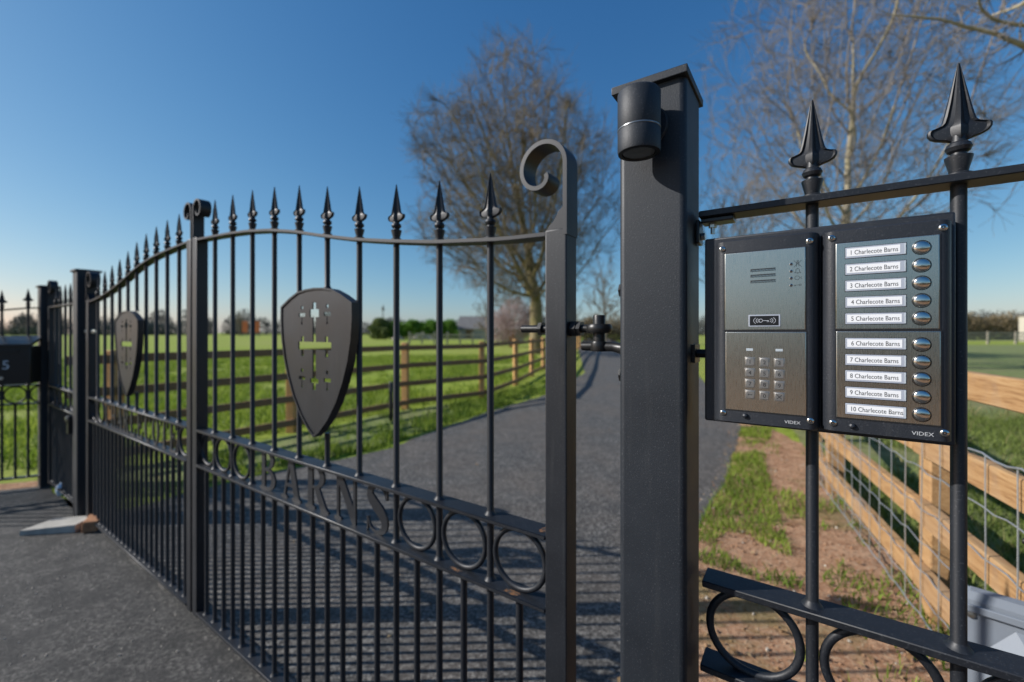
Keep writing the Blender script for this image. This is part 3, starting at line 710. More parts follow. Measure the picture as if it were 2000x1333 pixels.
fl = panel_frame(.4655, .5965, H-.1350, H+.1385); fr = panel_frame(.5990, .7272, H-.1330, H+.1370)
def screw_at(parent, s, z):
    ic.part('screw', MB().lathe([(.0042, 0), (.0042, -.0006), (.0034, -.0015), (.0021, -.0018), (.0020, -.0006), (.0009, -.0006), (.0007, -.0014), (0, -.0014)], (s, VF, H+z), 20, 'y'), M['chrome'], parent)
    ic.part('screw_recess', MB().lathe([(.0021, 0), (.0021, -.0012)], (s, VF, H+z), 12, 'y'), M['ink'], parent)
for s, z in ((.4765, .1262), (.5852, .1258), (.4775, -.1212), (.5862, -.1212)): screw_at(fl, s, z)
for s, z in ((.6095, .1265), (.7170, .1262), (.6108, -.1210), (.7182, -.1205)): screw_at(fr, s, z)
for par, s0, sl in ((fl, .507, .5560), (fr, .631, .6890)):
    ic.part('drain_lip', MB().lathe([(0, -.004), (.0032, -.0026), (.0042, 0), (.0032, .0026), (0, .004)], (s0, VF-.0002, H-.1225), 16), M['frame'], par)
    tx = curve_mesh(text='VIDEX', size=.0062 if par is fl else .0066, extrude=.0001, sx=1.08)
    ic.part('maker_name', shift(tx, sl, VF-.0003, H-.1277 if par is fl else H-.1262), M['print'], par)
VP = VF-.0013
def plate(s0, s1, z0, z1):
    ic.part('plate_gap', MB().box(s0-.0010, s1+.0010, VF-.0004, VF+.002, H+z0-.0010, H+z1+.0010), M['ink'])
    return ic.part('face_plate', MB().box(s0, s1, VP, VF+.002, H+z0, H+z1, .0011, 3), M['steel'])
pul = plate(.4798, .5808, .0036, .1186); pll = plate(.4808, .5815, -.1155, .0010)
pur = plate(.6136, .7140, .0042, .1186); plr = plate(.6142, .7150, -.1130, .0018)
NAMES = [('1', .1045, -.0016), ('2', .0828, -.0016), ('3', .0612, -.0009), ('4', .0396, .0), ('5', .0180, -.0004), ('6', -.0142, .0), ('7', -.0357, -.0008), ('8', -.0567, -.0006), ('9', -.0784, -.0008), ('10', -.1000, .0)]
for k, (num, z, dx) in enumerate(NAMES):
    z += H; par = pur if k < 5 else plr
    c0, c1 = .6258+dx*.3, .6800+dx*1.2+(.0012 if num == '10' else 0)
    st = ic.part('name_strip', MB().box(.6240, .6838, VP-.0010, VP+.0005, z-.0071, z+.0071, .0005), M['window'], None)
    ic.part('strip_slot', MB().box(.6234, .6843, VP-.0002, VP+.0004, z-.0077, z+.0077), M['ink'], st)
    ic.part('name_card', MB().box(c0, c1, VP-.00115, VP-.0009, z-.0047, z+.0054), M['card'], st)
    tx = curve_mesh(text=num+' Charlecote Barns', size=.0083, extrude=.00004)
    wd_ = max(v[0] for v in tx.v); f = (.0478 if num != '10' else .0520)/wd_
    tx.v = [(x*f, y, zz) for x, y, zz in tx.v]
    ic.part('lettering', shift(tx, c0+.0030+(.001 if num in '456' else 0), VP-.00122, z-.0026), M['ink'], st)
    ic.part('end_clip', MB().box(.6822, .6836, VP-.00125, VP-.0008, z-.0064, z+.0064, .0002).box(.6826, .6833, VP-.0014, VP-.0011, z+.0020, z+.0042).box(.6826, .6833, VP-.0014, VP-.0011, z-.0042, z-.0020), M['led'], st)
    zb_ = z-.0004
    pb = ic.part('push_button', MB().lathe([(.0077*math.cos(a), VP-.0006-.0025*math.sin(a)) for a in [i*math.pi/20 for i in range(11)]], (.6978, 0, zb_), 36, 'y'), M['chrome'], None, deg=60)
    ic.part('button_rim', MB().lathe([(.0090, VP+.0003), (.0090, VP-.0004), (.0083, VP-.0008), (.0080, VP+.0002)], (.6978, 0, zb_), 36, 'y'), M['dark'], pb)
KEYS = '123456789'
for r_ in range(4):
    for c_ in range(3):
        s = .5135+c_*.01825; z = H-.0425-r_*.01605-.0003*c_
        k = ic.part('key', MB().box(s-.0056, s+.0056, VP-.0012, VP+.001, z-.0056, z+.0056, .0007, 2), M['key'])
        ic.part('key_rim', MB().box(s-.0066, s+.0066, VP-.0003, VP+.0003, z-.0066, z+.0066, .0003), M['keyrim'], k)
        if r_ < 3 or c_ == 1:
            ch = KEYS[r_*3+c_] if r_ < 3 else '0'
            tx = shift(curve_mesh(text=ch, size=.0078, extrude=.00008, align='CENTER'), s, VP-.0013, z-.0028)
        elif c_ == 0:
            tx = curve_mesh([[(s-.0030, z), (s-.0014, z+.0014), (s-.0014, z+.0004), (s+.0030, z+.0004), (s+.0030, z-.0004), (s-.0014, z-.0004), (s-.0014, z-.0014)]], extrude=.00008); shift(tx, 0, VP-.0013, 0)
        else:
            tx = MB().obox((s-.0027, VP-.0013, z-.0027), (s+.0027, VP-.0013, z+.0027), .0002, .0008, (-1, 0, 1)).obox((s-.0027, VP-.00135, z+.0027), (s+.0027, VP-.00135, z-.0027), .0002, .0008, (1, 0, 1))
        ic.part('key_mark', tx, M['ink'], k)
for s in (.5130, .5498): ic.part('indicator', MB().box(s-.0044, s+.0044, VP-.0004, VP+.0003, H-.0268, H-.0232, .0003), M['led'])
g_ = MB(); gl = MB()
for z in (.0905, .0823, .0740):
    g_.box(.5140, .5455, VP-.0002, VP+.0005, H+z-.0021, H+z+.0021, .0003)
    for i in range(17):
        s = .5155+i*.00178; gl.obox((s, VP-.0003, H+z-.0016), (s+.0012, VP-.0003, H+z+.0006), .0003, .0006, (1, 0, 0))
gr_ = ic.part('speaker_grille', g_, M['ink']); ic.part('grille_ribs', gl, M['chrome'], gr_)
def line(mb, pts, w=.00045):
    for a, b in zip(pts[:-1], pts[1:]):
        (x0, z0), (x1, z1) = a, b; mb.obox((x0, VP-.0001, z0), (x1, VP-.0001, z1), .0003, w, (-(z1-z0), 0, x1-x0))
for i, z in enumerate((.0957, .0857, .0760, .0660)):
    z += H
    ld = ic.part('status_light', MB().lathe([(.0021, VP+.0002), (.0021, VP-.0004), (.0015, VP-.0006), (.0014, VP-.0001), (0, VP-.0001)], (.5640, 0, z), 18, 'y'), M['chrome'])
    ic.part('light_eye', MB().lathe([(.00145, VP+.0001), (.00145, VP-.0002)], (.5640, 0, z), 12, 'y'), M['ink'], ld)
    x = .5715; mb = MB()
    if i == 0:
        line(mb, [(x-.0045, z+.0045), (x+.0045, z-.0045)]); line(mb, [(x-.0045, z-.0045), (x+.0045, z+.0045)]); line(mb, [(x+.001*math.cos(a), z+.0036+.001*math.sin(a)) for a in [k*.7 for k in range(10)]]); line(mb, [(x-.0014, z-.004), (x-.0016, z+.0016), (x+.0016, z+.0016), (x+.0014, z-.004)])
    elif i == 1:
        line(mb, [(x-.0036, z-.0026), (x-.0022, z-.0012), (x-.0018, z+.0022), (x, z+.0036), (x+.0018, z+.0022), (x+.0022, z-.0012), (x+.0036, z-.0026), (x-.0036, z-.0026)]); line(mb, [(x-.0008, z-.0036), (x+.0008, z-.0036)])
    elif i == 2:
        line(mb, [(x-.0006+.0028*math.cos(a), z+.0028*math.sin(a)) for a in [k*.6 for k in range(11)]]); line(mb, [(x+.0046, z+.0016), (x+.0034, z), (x+.0046, z-.0016)])
    else:
        line(mb, [(x-.0040, z-.0012), (x-.0040, z), (x+.0018, z)]); line(mb, [(x-.0024, z), (x-.0024, z-.0012)]); line(mb, [(x+.003+.0012*math.cos(a), z+.0012*math.sin(a)) for a in [k*.7 for k in range(10)]])
    ic.part('status_symbol', mb, M['ink'], ld)
rd = ic.part('key_reader', MB().box(.5115, .5512, VP-.0010, VP+.0004, H+.0085, H+.0258, .0005), M['window'])
ic.part('reader_window', MB().box(.5132, .5492, VP-.0012, VP-.0005, H+.0102, H+.0241, .0002), M['dark'], rd)
sy = MB(); zc = H+.0172; VPs = VP
VP = VPs-.0012
line(sy, [(.5272+.0022*math.cos(a), zc+.0024*math.sin(a)) for a in [k*.5 for k in range(14)]], .00055); line(sy, [(.5292, zc), (.5372, zc)], .00055); line(sy, [(.5352, zc), (.5352, zc-.0022)], .0005); line(sy, [(.5368, zc), (.5368, zc-.0022)], .0005)
for rr, w_ in ((.0110, .0005), (.0080, .0006), (.0058, .0004)):
    for sg in (-1, 1): line(sy, [(.5318+sg*(rr+.002)*math.cos(a)*1.05, zc+rr*.62*math.sin(a)*1.0) for a in [math.radians(-38+k*9.5) for k in range(9)]], w_)
VP = VPs
ic.part('key_symbol', sy, M['white'], rd)

# ------------------------------------------------------------------ garden gate, left railing, letterbox
pg = Thing('garden_gate', 'narrow black iron garden gate between the two far posts', 'gate', (-3.85, 0, 0))
a_, b_ = -4.305, -3.425
for sx, dr in ((a_, 1), (b_, -1)):
    st_ = pg.part('stile', MB().box(sx-.02, sx+.02, -.02, .02, H-1.18, H+.2, .003), M['black'])
    pg.part('scroll', scroll(sx-dr*.016, H+.18, H+.402, .05, .045, .007, dr), M['black'], st_)
pg.part('top_rail', flat([(a_+.02, H+.2015), (b_-.02, H+.2015)], .042, .009), M['black'])
for z in (RU, RL, H-1.15): pg.part('rail', flat([(a_+.02, z), (b_-.02, z)], .05, .009), M['black'])
ns = 6
for i in range(1, ns):
    s = a_+(b_-a_)*i/ns
    o = pg.inst('bar', bar_mesh(.1925+.4045), M['black'], (s, 0, RU)); pg.inst('finial', FIN, M['black'], (0, 0, .4045+.2015), o)
    pg.inst('bar', bar_mesh(RL-.009-(H-1.15)), M['black'], (s, 0, H-1.15))
for i in range(ns):
    s = a_+(b_-a_)*(i+.5)/ns
    pg.inst('ring', RING, M['black'], (s, 0, (RU+RL-.009)/2)); pg.inst('dog_bar', bar_mesh(RL-.009-(H-1.15)), M['black'], (s, 0, H-1.15))
LA = math.atan2(.454, .891); LO = (-3.70, 3.40, 0)
lr = Thing('railing_panel', 'black iron railing panel with arrow heads, behind the letterbox at the far left', 'railing', (0, 0, 0), False, None, LA, LO)
lr.part('top_rail', flat([(-1.75, H+.15), (-.9, H+.152), (-.40, H+.165), (-.232, H+.176), (-.089, H+.196), (.0, H+.200)], .042, .009), M['black'])
for z in (RU, RL, H-1.12): lr.part('rail', flat([(-1.75, z), (0.0, z)], .05, .009), M['black'])
for i in range(12):
    x = -.089-.1435*i
    zt = float(np.interp(x, [-1.75, -.9, -.40, -.232, -.089, 0], [.15, .152, .165, .176, .196, .2]))
    o = lr.inst('bar', bar_mesh(round(zt-.009+.4045, 3)), M['black'], (x, 0, RU)); lr.inst('finial', FIN, M['black'], (0, 0, zt+.4045), o)
    lr.inst('bar', bar_mesh(round(RL-.009-(H-1.12), 4)), M['black'], (x, 0, H-1.12)); lr.inst('bar', bar_mesh(round(RU-.009-RL, 4)), M['black'], (x, 0, RL))
    lr.inst('ring', RING, M['black'], (x+.0718, 0, (RU+RL-.009)/2)); lr.inst('dog_bar', bar_mesh(round(RL-.009-(H-1.12), 4)), M['black'], (x+.0718, 0, H-1.12))
def letterbox(x0, x1, label, num):
    t = Thing('letterbox', label, 'letterbox', (0, 0, 0), False, None, LA, LO)
    z0, z1 = H-.385, H-.055; y0, y1 = -.20, -.03
    b = t.part('body', MB().box(x0, x1, y0, y1, z0, z1-.045, .004), M['dark'])
    t.part('lid', MB().add([(x0-.008, y0-.014, z1-.05), (x1+.008, y0-.014, z1-.05), (x1+.008, y1, z1+.012), (x0-.008, y1, z1+.012), (x0-.008, y0-.014, z1-.030), (x1+.008, y0-.014, z1-.030), (x1+.008, y1, z1+.030), (x0-.008, y1, z1+.030)], [(0, 1, 2, 3), (4, 7, 6, 5), (0, 4, 5, 1), (1, 5, 6, 2), (2, 6, 7, 3), (3, 7, 4, 0)]), M['dark'], None)
    t.part('slot_flap', MB().box(x0+.06, x1-.06, y0-.006, y0, z1-.095, z1-.070, .002), M['dark'], b)
    tx = curve_mesh(text=num, size=.092, extrude=.0008, align='CENTER'); t.part('number', shift(tx, (x0+x1)/2+.022, y0-.002, z0+.115), M['white'], b)
    t.part('lock', MB().lathe([(.012, 0), (.012, -.008)], ((x0+x1)/2, y0, z0+.05), 14, 'y'), M['zinc'], b)
letterbox(-.30, .0, 'black wall letterbox numbered 5 hung on the railing at the far left', '5')

# ------------------------------------------------------------------ things on the ground
sl = Thing('paving_slab', 'flat grey concrete paving slab on the asphalt by the far gate post', 'slab', (-2.80, 2.655, 0), False, None, .12)
sl.base = Vector((0, 0, 0))
sl.part('slab', MB().add([(-.15, -.07, .006), (.14, -.06, .006), (.15, .075, .006), (-.09, .085, .006), (-.15, -.07, .036), (.14, -.06, .052), (.15, .075, .055), (-.09, .085, .042)], [(3, 2, 1, 0), (4, 5, 6, 7), (0, 1, 5, 4), (1, 2, 6, 5), (2, 3, 7, 6), (3, 0, 4, 7)]), M['concrete'], deg=20)
solo('brick', MB().box(-.035, .035, -.09, .09, 0, .065, .006).mesh('brick'), M['brick'], 'chipped brick between the grey slab and the foot of the far gate', 'brick', loc=(-2.615, 2.685, .006), rot=(0, .1, .55))
lb_ = bmesh.new(); bmesh.ops.create_icosphere(lb_, subdivisions=2, radius=.04)
for v in lb_.verts: v.co = Vector((v.co.x*.8, v.co.y*.7, v.co.z*1.25+.045))*random.uniform(.82, 1.12)
solo('litter', MB().bm(lb_).mesh('litter', deg=15), M['litter'], 'small crumpled pale blue scrap at the foot of the garden gate', 'litter', loc=(-3.36, 3.20, .006))
bo = Thing('marker_post', 'short black marker post at the driveway edge before the field fence', 'post', (-1.66, 5.9, 0), False)
bo.base = Vector((0, 0, 0)); bo.part('shaft', MB().lathe([(.028, 0), (.028, .53), (.02, .545), (0, .55)], (0, 0, 0), 16), M['dark'])
gb = Thing('utility_box', 'pale grey moulded plastic box on the ground behind the railing at the right', 'box', (1.375, 1.065, 0), False, None, math.radians(-46))
gb.base = Vector((0, 0, 0))
sh = MB(); 
sh.add([(-.19, -.12, 0), (.45, -.12, 0), (.45, -.065, 0), (-.19, -.065, 0), (-.185, -.115, .535), (.44, -.115, .535), (.44, -.07, .535), (-.185, -.07, .535), (-.165, -.108, .555), (.42, -.108, .555), (.42, -.078, .555), (-.165, -.078, .555)],
       [(3, 2, 1, 0), (0, 1, 5, 4), (1, 2, 6, 5), (2, 3, 7, 6), (3, 0, 4, 7), (4, 5, 9, 8), (5, 6, 10, 9), (6, 7, 11, 10), (7, 4, 8, 11), (8, 9, 10, 11)])
body_b = gb.part('body', sh, M['greybox'], deg=15)
gb.part('raised_panel', MB().add([(-.13, -.121, .05), (.30, -.121, .05), (.36, -.119, .28), (.30, -.117, .465), (-.09, -.117, .49), (-.155, -.119, .40), (-.10, -.155, .09), (.27, -.155, .09), (.315, -.153, .28), (.26, -.148, .425), (-.065, -.148, .45), (-.115, -.151, .38)],
        [(6, 7, 8, 9, 10, 11)]+[(i, (i+1) % 6, (i+1) % 6+6, i+6) for i in range(6)]), M['greybox'], body_b, deg=10)
gb.part('lid', MB().box(-.197, .457, -.127, -.119, .508, .526, .002), M['greybox'], None)
gb.part('rivet', MB().lathe([(.010, 0), (.008, -.004), (0, -.005)], (-.165, -.1165, .498), 12, 'y'), M['zinc'], body_b)
bb = Thing('junction_box', 'small black plastic box on the timber fence behind the grey box', 'box', (1.63, 1.25, .56), False, None, math.radians(-60))
bb.base = Vector((0, 0, 0)); b0 = bb.part('body', MB().box(-.08, .08, -.05, .05, -.14, .02, .006), M['dark']); bb.part('lid', MB().box(-.088, .088, -.056, .056, .021, .036, .004), M['dark'], None)

# ------------------------------------------------------------------ timber fences
def timber_fence(t, pts, posts, rails, rail_h, rail_t, mr, mp, post_w, post_h, side=1, prot=0, post_round=False):
    """rails run along pts (x, y) on one side of the posts"""
    for i in range(len(pts)-1):
        p, q = Vector((*pts[i], 0)), Vector((*pts[i+1], 0)); d = (q-p).normalized(); nrm = Vector((d.y, -d.x, 0))*side
        for z in rails:
            L = (q-p).length; me = MB().box(0, L-.004, -rail_t/2, rail_t/2, -rail_h/2, rail_h/2, .004, 1).mesh('rail')
            o = obj('rail', me, mr, t.e); o.location = p+nrm*(post_w/2+rail_t/2+.001)+Vector((0, 0, z+random.uniform(-.006, .006)))-t.base
            o.rotation_euler = (0, random.uniform(-.004, .004), math.atan2(d.y, d.x))
    for (x, y), ang in posts:
        if post_round: mb = MB().lathe([(post_w/2, -.1), (post_w/2, post_h-.015), (post_w/2-.012, post_h)], (0, 0, 0), 14)
        else: mb = MB().box(-post_w/2, post_w/2, -post_w/2, post_w/2, -.1, post_h, .006, 1)
        hgt = mb.mesh('post')
        # grain runs upright in the posts
        o = obj('post', hgt, mp, t.e); o.location = Vector((x, y, 0))-t.base; o.rotation_euler = (0, 0, ang+prot)
FP = [(-3.82, 3.67), (-3.60, 3.90), (-2.69, 5.255), (-1.70, 6.85), (-.55, 7.85), (.083, 9.95), (1.02, 14.0), (2.6, 21.5), (5.2, 33)]
ff = Thing('timber_fence', 'brown four-rail timber fence along the green field beyond the gates', 'fence', (-1.7, 6.85, 0), False)
fpp = []
for i, p in enumerate(FP):
    if i == 0: continue
    d = Vector((FP[min(i+1, len(FP)-1)][0]-FP[max(i-1, 0)][0], FP[min(i+1, len(FP)-1)][1]-FP[max(i-1, 0)][1])); fpp.append((p, math.atan2(d.y, d.x)))
for a, b, k in ((FP[5], FP[6], 2), (FP[6], FP[7], 4), (FP[7], FP[8], 6)):
    for j in range(1, k): fpp.append(((a[0]+(b[0]-a[0])*j/k, a[1]+(b[1]-a[1])*j/k), math.atan2(b[1]-a[1], b[0]-a[0])))
timber_fence(ff, FP, fpp, [.985, .70, .415, .13], .078, .038, M['oldwood'], M['postwood'], .10, 1.06, 1, .55)
rf = Thing('timber_fence', 'new orange-brown four-rail timber fence with wire netting, right of the soil path', 'fence', (2.46, 3.3, 0), False)
RD = Vector((.41, .912)); R0 = Vector((2.48, 3.3))
RFP = [tuple(R0-RD*3.4), tuple(R0-RD*1.62), tuple(R0), tuple(R0+Vector((.52, .85))*1.8), tuple(R0+Vector((.52, .85))*5.4), tuple(R0+Vector((.52, .85))*16), (18.5, 38)]
rpp = [(p, math.atan2(RD.y, RD.x)) for p in RFP]
for k in (2, 4, 5, 6, 7, 8): rpp.append((tuple(R0+Vector((.52, .85))*1.8*k), 1.02))
timber_fence(rf, RFP, rpp, [1.045, .755, .462, .185], .095, .038, M['newwood'], M['newwood'], .105, 1.13, -1)
# wire netting stapled to the driveway side
nd = Vector((RD.x, RD.y, 0)).normalized(); nn = Vector((-nd.y, nd.x, 0))*(.0525+.04+.006)
wb = MB(); P0 = Vector((*(R0-RD*3.4), 0))
Ln = 3.75
for z, r in ((.83, .0032), (.66, .0023), (.50, .0023), (.36, .0023), (.24, .0023), (.14, .0023), (.05, .0030)):
    k = 60; wb.tube([P0+nd*(Ln*i/k)+nn+Vector((0, 0, z+.006*math.sin(i*1.9+z*9)+random.uniform(-.004, .004))) for i in range(k+1)], r, 5)
i = 0; x = 0.03
while x < Ln:
    sl_ = random.uniform(-.02, .02)
    wb.tube([P0+nd*(x+sl_*q+random.uniform(-.005, .005))+nn*1.02+Vector((0, 0, .05+.78*q)) for q in (0, .2, .4, .6, .8, 1)], .0022, 5); x += .15
rf.part('wire_netting', wb, M['wire'])

# ------------------------------------------------------------------ trees
def tube_np(store, pts, rads, n):
    k0 = len(store[0]); d = None; m = len(pts); ref = Vector((.3, .2, .9)).normalized()
    for i in range(m):
        d = (pts[min(i+1, m-1)]-pts[max(i-1, 0)]).normalized()
        a = d.cross(ref)
        if a.length < .05: a = d.cross(Vector((1, 0, 0)))
        a.normalize(); b = d.cross(a)
        for j in range(n):
            t = 2*math.pi*j/n; store[0].append(pts[i]+(a*math.cos(t)+b*math.sin(t))*rads[i])
    for i in range(m-1):
        for j in range(n): store[1].append((k0+i*n+j, k0+i*n+(j+1) % n, k0+(i+1)*n+(j+1) % n, k0+(i+1)*n+j))
def grow(rng, stores, p, d, L, r, lvl, spec):
    nseg = spec['seg'][lvl]; pts = [p.copy()]; dirs = []; rads = [r]; dd = d.copy(); end = spec['taper'][lvl]
    for i in range(nseg):
        dd = (dd+Vector((rng.gauss(0, 1), rng.gauss(0, 1), rng.gauss(0, 1)))*spec['wob'][lvl]+Vector((0, 0, spec['up'][lvl]))).normalized()
        p = p+dd*(L/nseg); pts.append(p.copy()); dirs.append(dd.copy()); rads.append(r*(1-(1-end)*(i+1)/nseg))
    tube_np(stores[0] if lvl <= spec['wood'] else stores[1], pts, rads, spec['sides'][lvl])
    if lvl+1 >= len(spec['kids']): return
    k = spec['kids'][lvl+1]
    for c in range(k):
        t = spec['start'][lvl]+(1-spec['start'][lvl])*((c+rng.random())/k)
        x = t*nseg; i = min(int(x), nseg-1); f = x-i
        q = pts[i].lerp(pts[i+1], f); base = dirs[i]; rr = rads[i]+(rads[i+1]-rads[i])*f
        s = base.orthogonal().normalized(); s.rotate(Matrix.Rotation(rng.random()*6.283 if lvl else c*2.4+rng.random()*.6, 3, base))
        ang = math.radians(rng.uniform(*spec['ang'][lvl+1])); nd_ = (base*math.cos(ang)+s*math.sin(ang)).normalized()
        ll = spec['len'][lvl+1]*L*(rng.uniform(.65, 1.15)*(1-.45*t) if lvl else rng.uniform(.85, 1.08)*(1-.22*t)*(1.12-.5*(math.degrees(ang)/72)))
        grow(rng, stores, q, nd_, ll, max(spec['rmin'], min(rr*.75, rr*spec['rk'][lvl+1])), lvl+1, spec)
def store_mesh(name, st):
    me = bpy.data.meshes.new(name); me.from_pydata(st[0], [], st[1])
    me.update()
    for q in me.polygons: q.use_smooth = True
    return me
def tree(name, label, x, y, Ht, r, spec, seed, mw, mt, d=(0, 0, 1), group=None, boughs=()):
    rng = random.Random(seed); st = [([], []), ([], [])]
    grow(rng, st, Vector((0, 0, -.1)), Vector(d).normalized(), Ht, r, 0, spec)
    bspec = dict(spec); bspec.update(wob=[.03, .11, .16, .16, .16], up=[0, .05, .03, .03, .02], kids=[1, 1, 20, 6, 4], start=[0, .1, .15, .2, 0], len=[1, 1, .26, .4, .45], rmin=.004, seg=[6, 12, 6, 4, 3])
    for p_, d_, L_, r_ in boughs: grow(rng, st, Vector(p_)-Vector((x, y, 0)), Vector(d_).normalized(), L_, r_, 1, bspec)
    t = Thing(name, label, 'tree', (x, y, 0), False, group)
    obj('trunk', store_mesh('trunk', st[0]), mw, t.e); obj('crown', store_mesh('crown', st[1]), mt, t.e)
    return t
A_ = dict(seg=[6, 9, 6, 4, 3], taper=[.30, .12, .25, .3, .4], wob=[.03, .055, .06, .07, .08], up=[.0, .03, .035, .03, .02], sides=[10, 6, 5, 4, 3], kids=[1, 58, 17, 10, 5], start=[.20, .12, .12, .12, 0], len=[1, 1.36, .34, .42, .46], ang=[(0, 0), (6, 72), (18, 44), (18, 45), (18, 45)], rk=[1, .27, .40, .5, .6], rmin=.0105, wood=1)
from mathutils import kdtree
def crown_tree(name, label, x, y, trunk, crown, n_att, step, r_tip, r_pow, twigs, seed, mw, mt, r_wood=.035, sm=.55):
    """limbs grow towards points spread through the crown's volume until each is reached, so they fork and taper from trunk to twig.
    trunk: list of (dx, dy, z); crown: ellipsoids (cx, cy, cz, rx, ry, rz)"""
    rng = random.Random(seed); att = []
    vol = [c[3]*c[4]*c[5] for c in crown]
    while len(att) < n_att:
        c = rng.choices(crown, vol)[0]; u = Vector((rng.gauss(0, 1), rng.gauss(0, 1), rng.gauss(0, 1))).normalized(); q = rng.random()**.48*(.93+.13*math.sin(u.x*5.3+u.z*4.1+seed)+.08*math.sin(u.y*7+u.z*9.7))
        att.append(Vector((c[0]+u.x*c[3]*q, c[1]+u.y*c[4]*q, c[2]+u.z*c[5]*q*(.8+.2*rng.random()))))
    pos = [Vector(p) for p in trunk]; par = [-1]+list(range(len(trunk)-1)); drn = [Vector((0, 0, 1))]*len(trunk)
    for it in range(120):
        kd = kdtree.KDTree(len(pos)); [kd.insert(p, i) for i, p in enumerate(pos)]; kd.balance()
        pull = {}; keep = []
        for q in att:
            p, i, d = kd.find(q)
            if d < step*1.15: continue
            keep.append(q); pull.setdefault(i, []).append((q-p).normalized())
        att = keep
        if not att: break
        grew = 0
        for i, ds in pull.items():
            v = Vector((0, 0, 0))
            for d in ds: v += d
            v = v/len(ds)
            if v.length < .15: v = ds[0]
            v = (v.normalized()*(1-sm)+drn[i]*sm+Vector((rng.gauss(0, .07), rng.gauss(0, .07), rng.gauss(0, .07)+.03))).normalized()
            if v.dot(drn[i]) < -.2: continue
            pos.append(pos[i]+v*step); par.append(i); drn.append(v); grew += 1
        if not grew or len(pos) > 26000: break
    n = len(pos); kids = [[] for _ in range(n)]
    for i in range(1, n): kids[par[i]].append(i)
    rad = [0.0]*n
    for i in range(n-1, -1, -1):
        rad[i] = r_tip if not kids[i] else sum(rad[k]**r_pow for k in kids[i])**(1/r_pow)
    st = [([], []), ([], [])]; stack = [(0, None)]
    while stack:
        i, frm = stack.pop(); chain = [i] if frm is None else [frm, i]
        while kids[chain[-1]]:
            ks = sorted(kids[chain[-1]], key=lambda k: -rad[k]); stack += [(k, chain[-1]) for k in ks[1:]]; chain.append(ks[0])
        rr = [rad[k] for k in chain]
        if frm is not None: rr[0] = min(rr[0], rr[1]*1.15)
        cut_ = next((j for j, v in enumerate(rr) if v < r_wood), len(rr))
        pp = [pos[k] for k in chain]
        if len(pp) > 4:
            for _ in range(2): pp = [pp[0]]+[(pp[j-1]+pp[j]*2+pp[j+1])/4 for j in range(1, len(pp)-1)]+[pp[-1]]
        if cut_ > 1: tube_np(st[0], pp[:cut_+1], rr[:cut_+1], 8 if rr[0] > .1 else 5)
        if cut_ < len(pp): tube_np(st[1], pp[max(cut_-1, 0):] if len(pp)-max(cut_-1, 0) > 1 else pp[-2:], rr[max(cut_-1, 0):] if len(pp)-max(cut_-1, 0) > 1 else rr[-2:], 3)
        for j in range(max(1, len(chain)-twigs[3]), len(chain)):                       # fine twigs along the last reach of every branch
            for _ in range(twigs[0]):
                d = (drn[chain[j]]+Vector((rng.gauss(0, 1), rng.gauss(0, 1), rng.gauss(0, 1)+.35))*.42).normalized(); L = rng.uniform(twigs[1], twigs[2])
                m = pp[j]+d*L*.5; e = m+(d+Vector((rng.gauss(0, .15), rng.gauss(0, .15), .16))).normalized()*L*.5
                tube_np(st[1], [pp[j], m, e], [r_tip*.8, r_tip*.7, r_tip*.5], 3)
    t = Thing(name, label, 'tree', (x, y, 0), False)
    obj('trunk', store_mesh('trunk', st[0]), mw, t.e); obj('crown', store_mesh('crown', st[1]), mt, t.e)
    return t
crown_tree('tree', 'tall bare many-stemmed tree standing behind the nearer gate and left of the thick post', 1.35, 24.5, [(0, 0, -.1), (.0, 0, .6), (.02, 0, 1.2), (.05, 0, 1.8), (.05, 0, 2.3), (.02, 0, 2.8)],
           [(-1.1, 0, 9.9, 6.1, 5.6, 7.2), (-1.5, 0, 6.2, 5.6, 5.0, 3.6)], 6800, .27, .0092, 2.2, (3, .4, 1.15, 5), 11, M['bark'], M['twig'])
B_ = dict(A_)
crown_tree('tree', 'pale bare tree with spreading branches behind the intercom and spearheads', 11.4, 14.6, [(0, 0, -.1), (.0, 0, .6), (.02, 0, 1.2), (.0, 0, 1.8), (-.05, 0, 2.4), (-.06, 0, 3.0), (-.03, 0, 3.6)],
           [(.2, 0, 9.6, 4.9, 4.6, 6.0), (-.6, 0, 5.6, 4.2, 3.6, 2.4)], 2700, .25, .0066, 2.3, (3, .35, .95, 4), 5, M['bark2'], M['twig2'])
C_ = dict(A_); C_.update(kids=[1, 18, 10, 8, 4], rmin=.009)
tree('tree', 'slender bare grey tree between the thick post and the pale spreading tree', 11.6, 22.0, 5.6, .16, C_, 21, M['bark2'], M['twig2'])
D_ = dict(A_); D_.update(kids=[1, 9, 10, 7, 4], rmin=.005, ang=[(0, 0), (55, 95), (30, 65), (25, 55), (25, 60)], start=[.84, .12, .15, .2, 0], up=[0, .02, .03, .03, .02], len=[1, .40, .34, .4, .4])
tree('tree', 'bare tree at the top right corner whose rough trunk and bough enter the picture', 8.62, 6.0, 7.4, .37, D_, 3, M['bark2'], M['twig2'], (-.24, -.02, 1), None, [((7.35, 5.95, 5.05), (-1, -.05, .40), 2.3, .045), ((7.2, 6.0, 5.5), (-.9, -.1, .25), 1.5, .030)])
S_ = dict(A_); S_.update(kids=[1, 20, 9, 6, 4], rmin=.016, len=[1, .9, .36, .44, .46], start=[.1, .15, .15, .15, 0], up=[0, .02, .0, -.02, -.03])
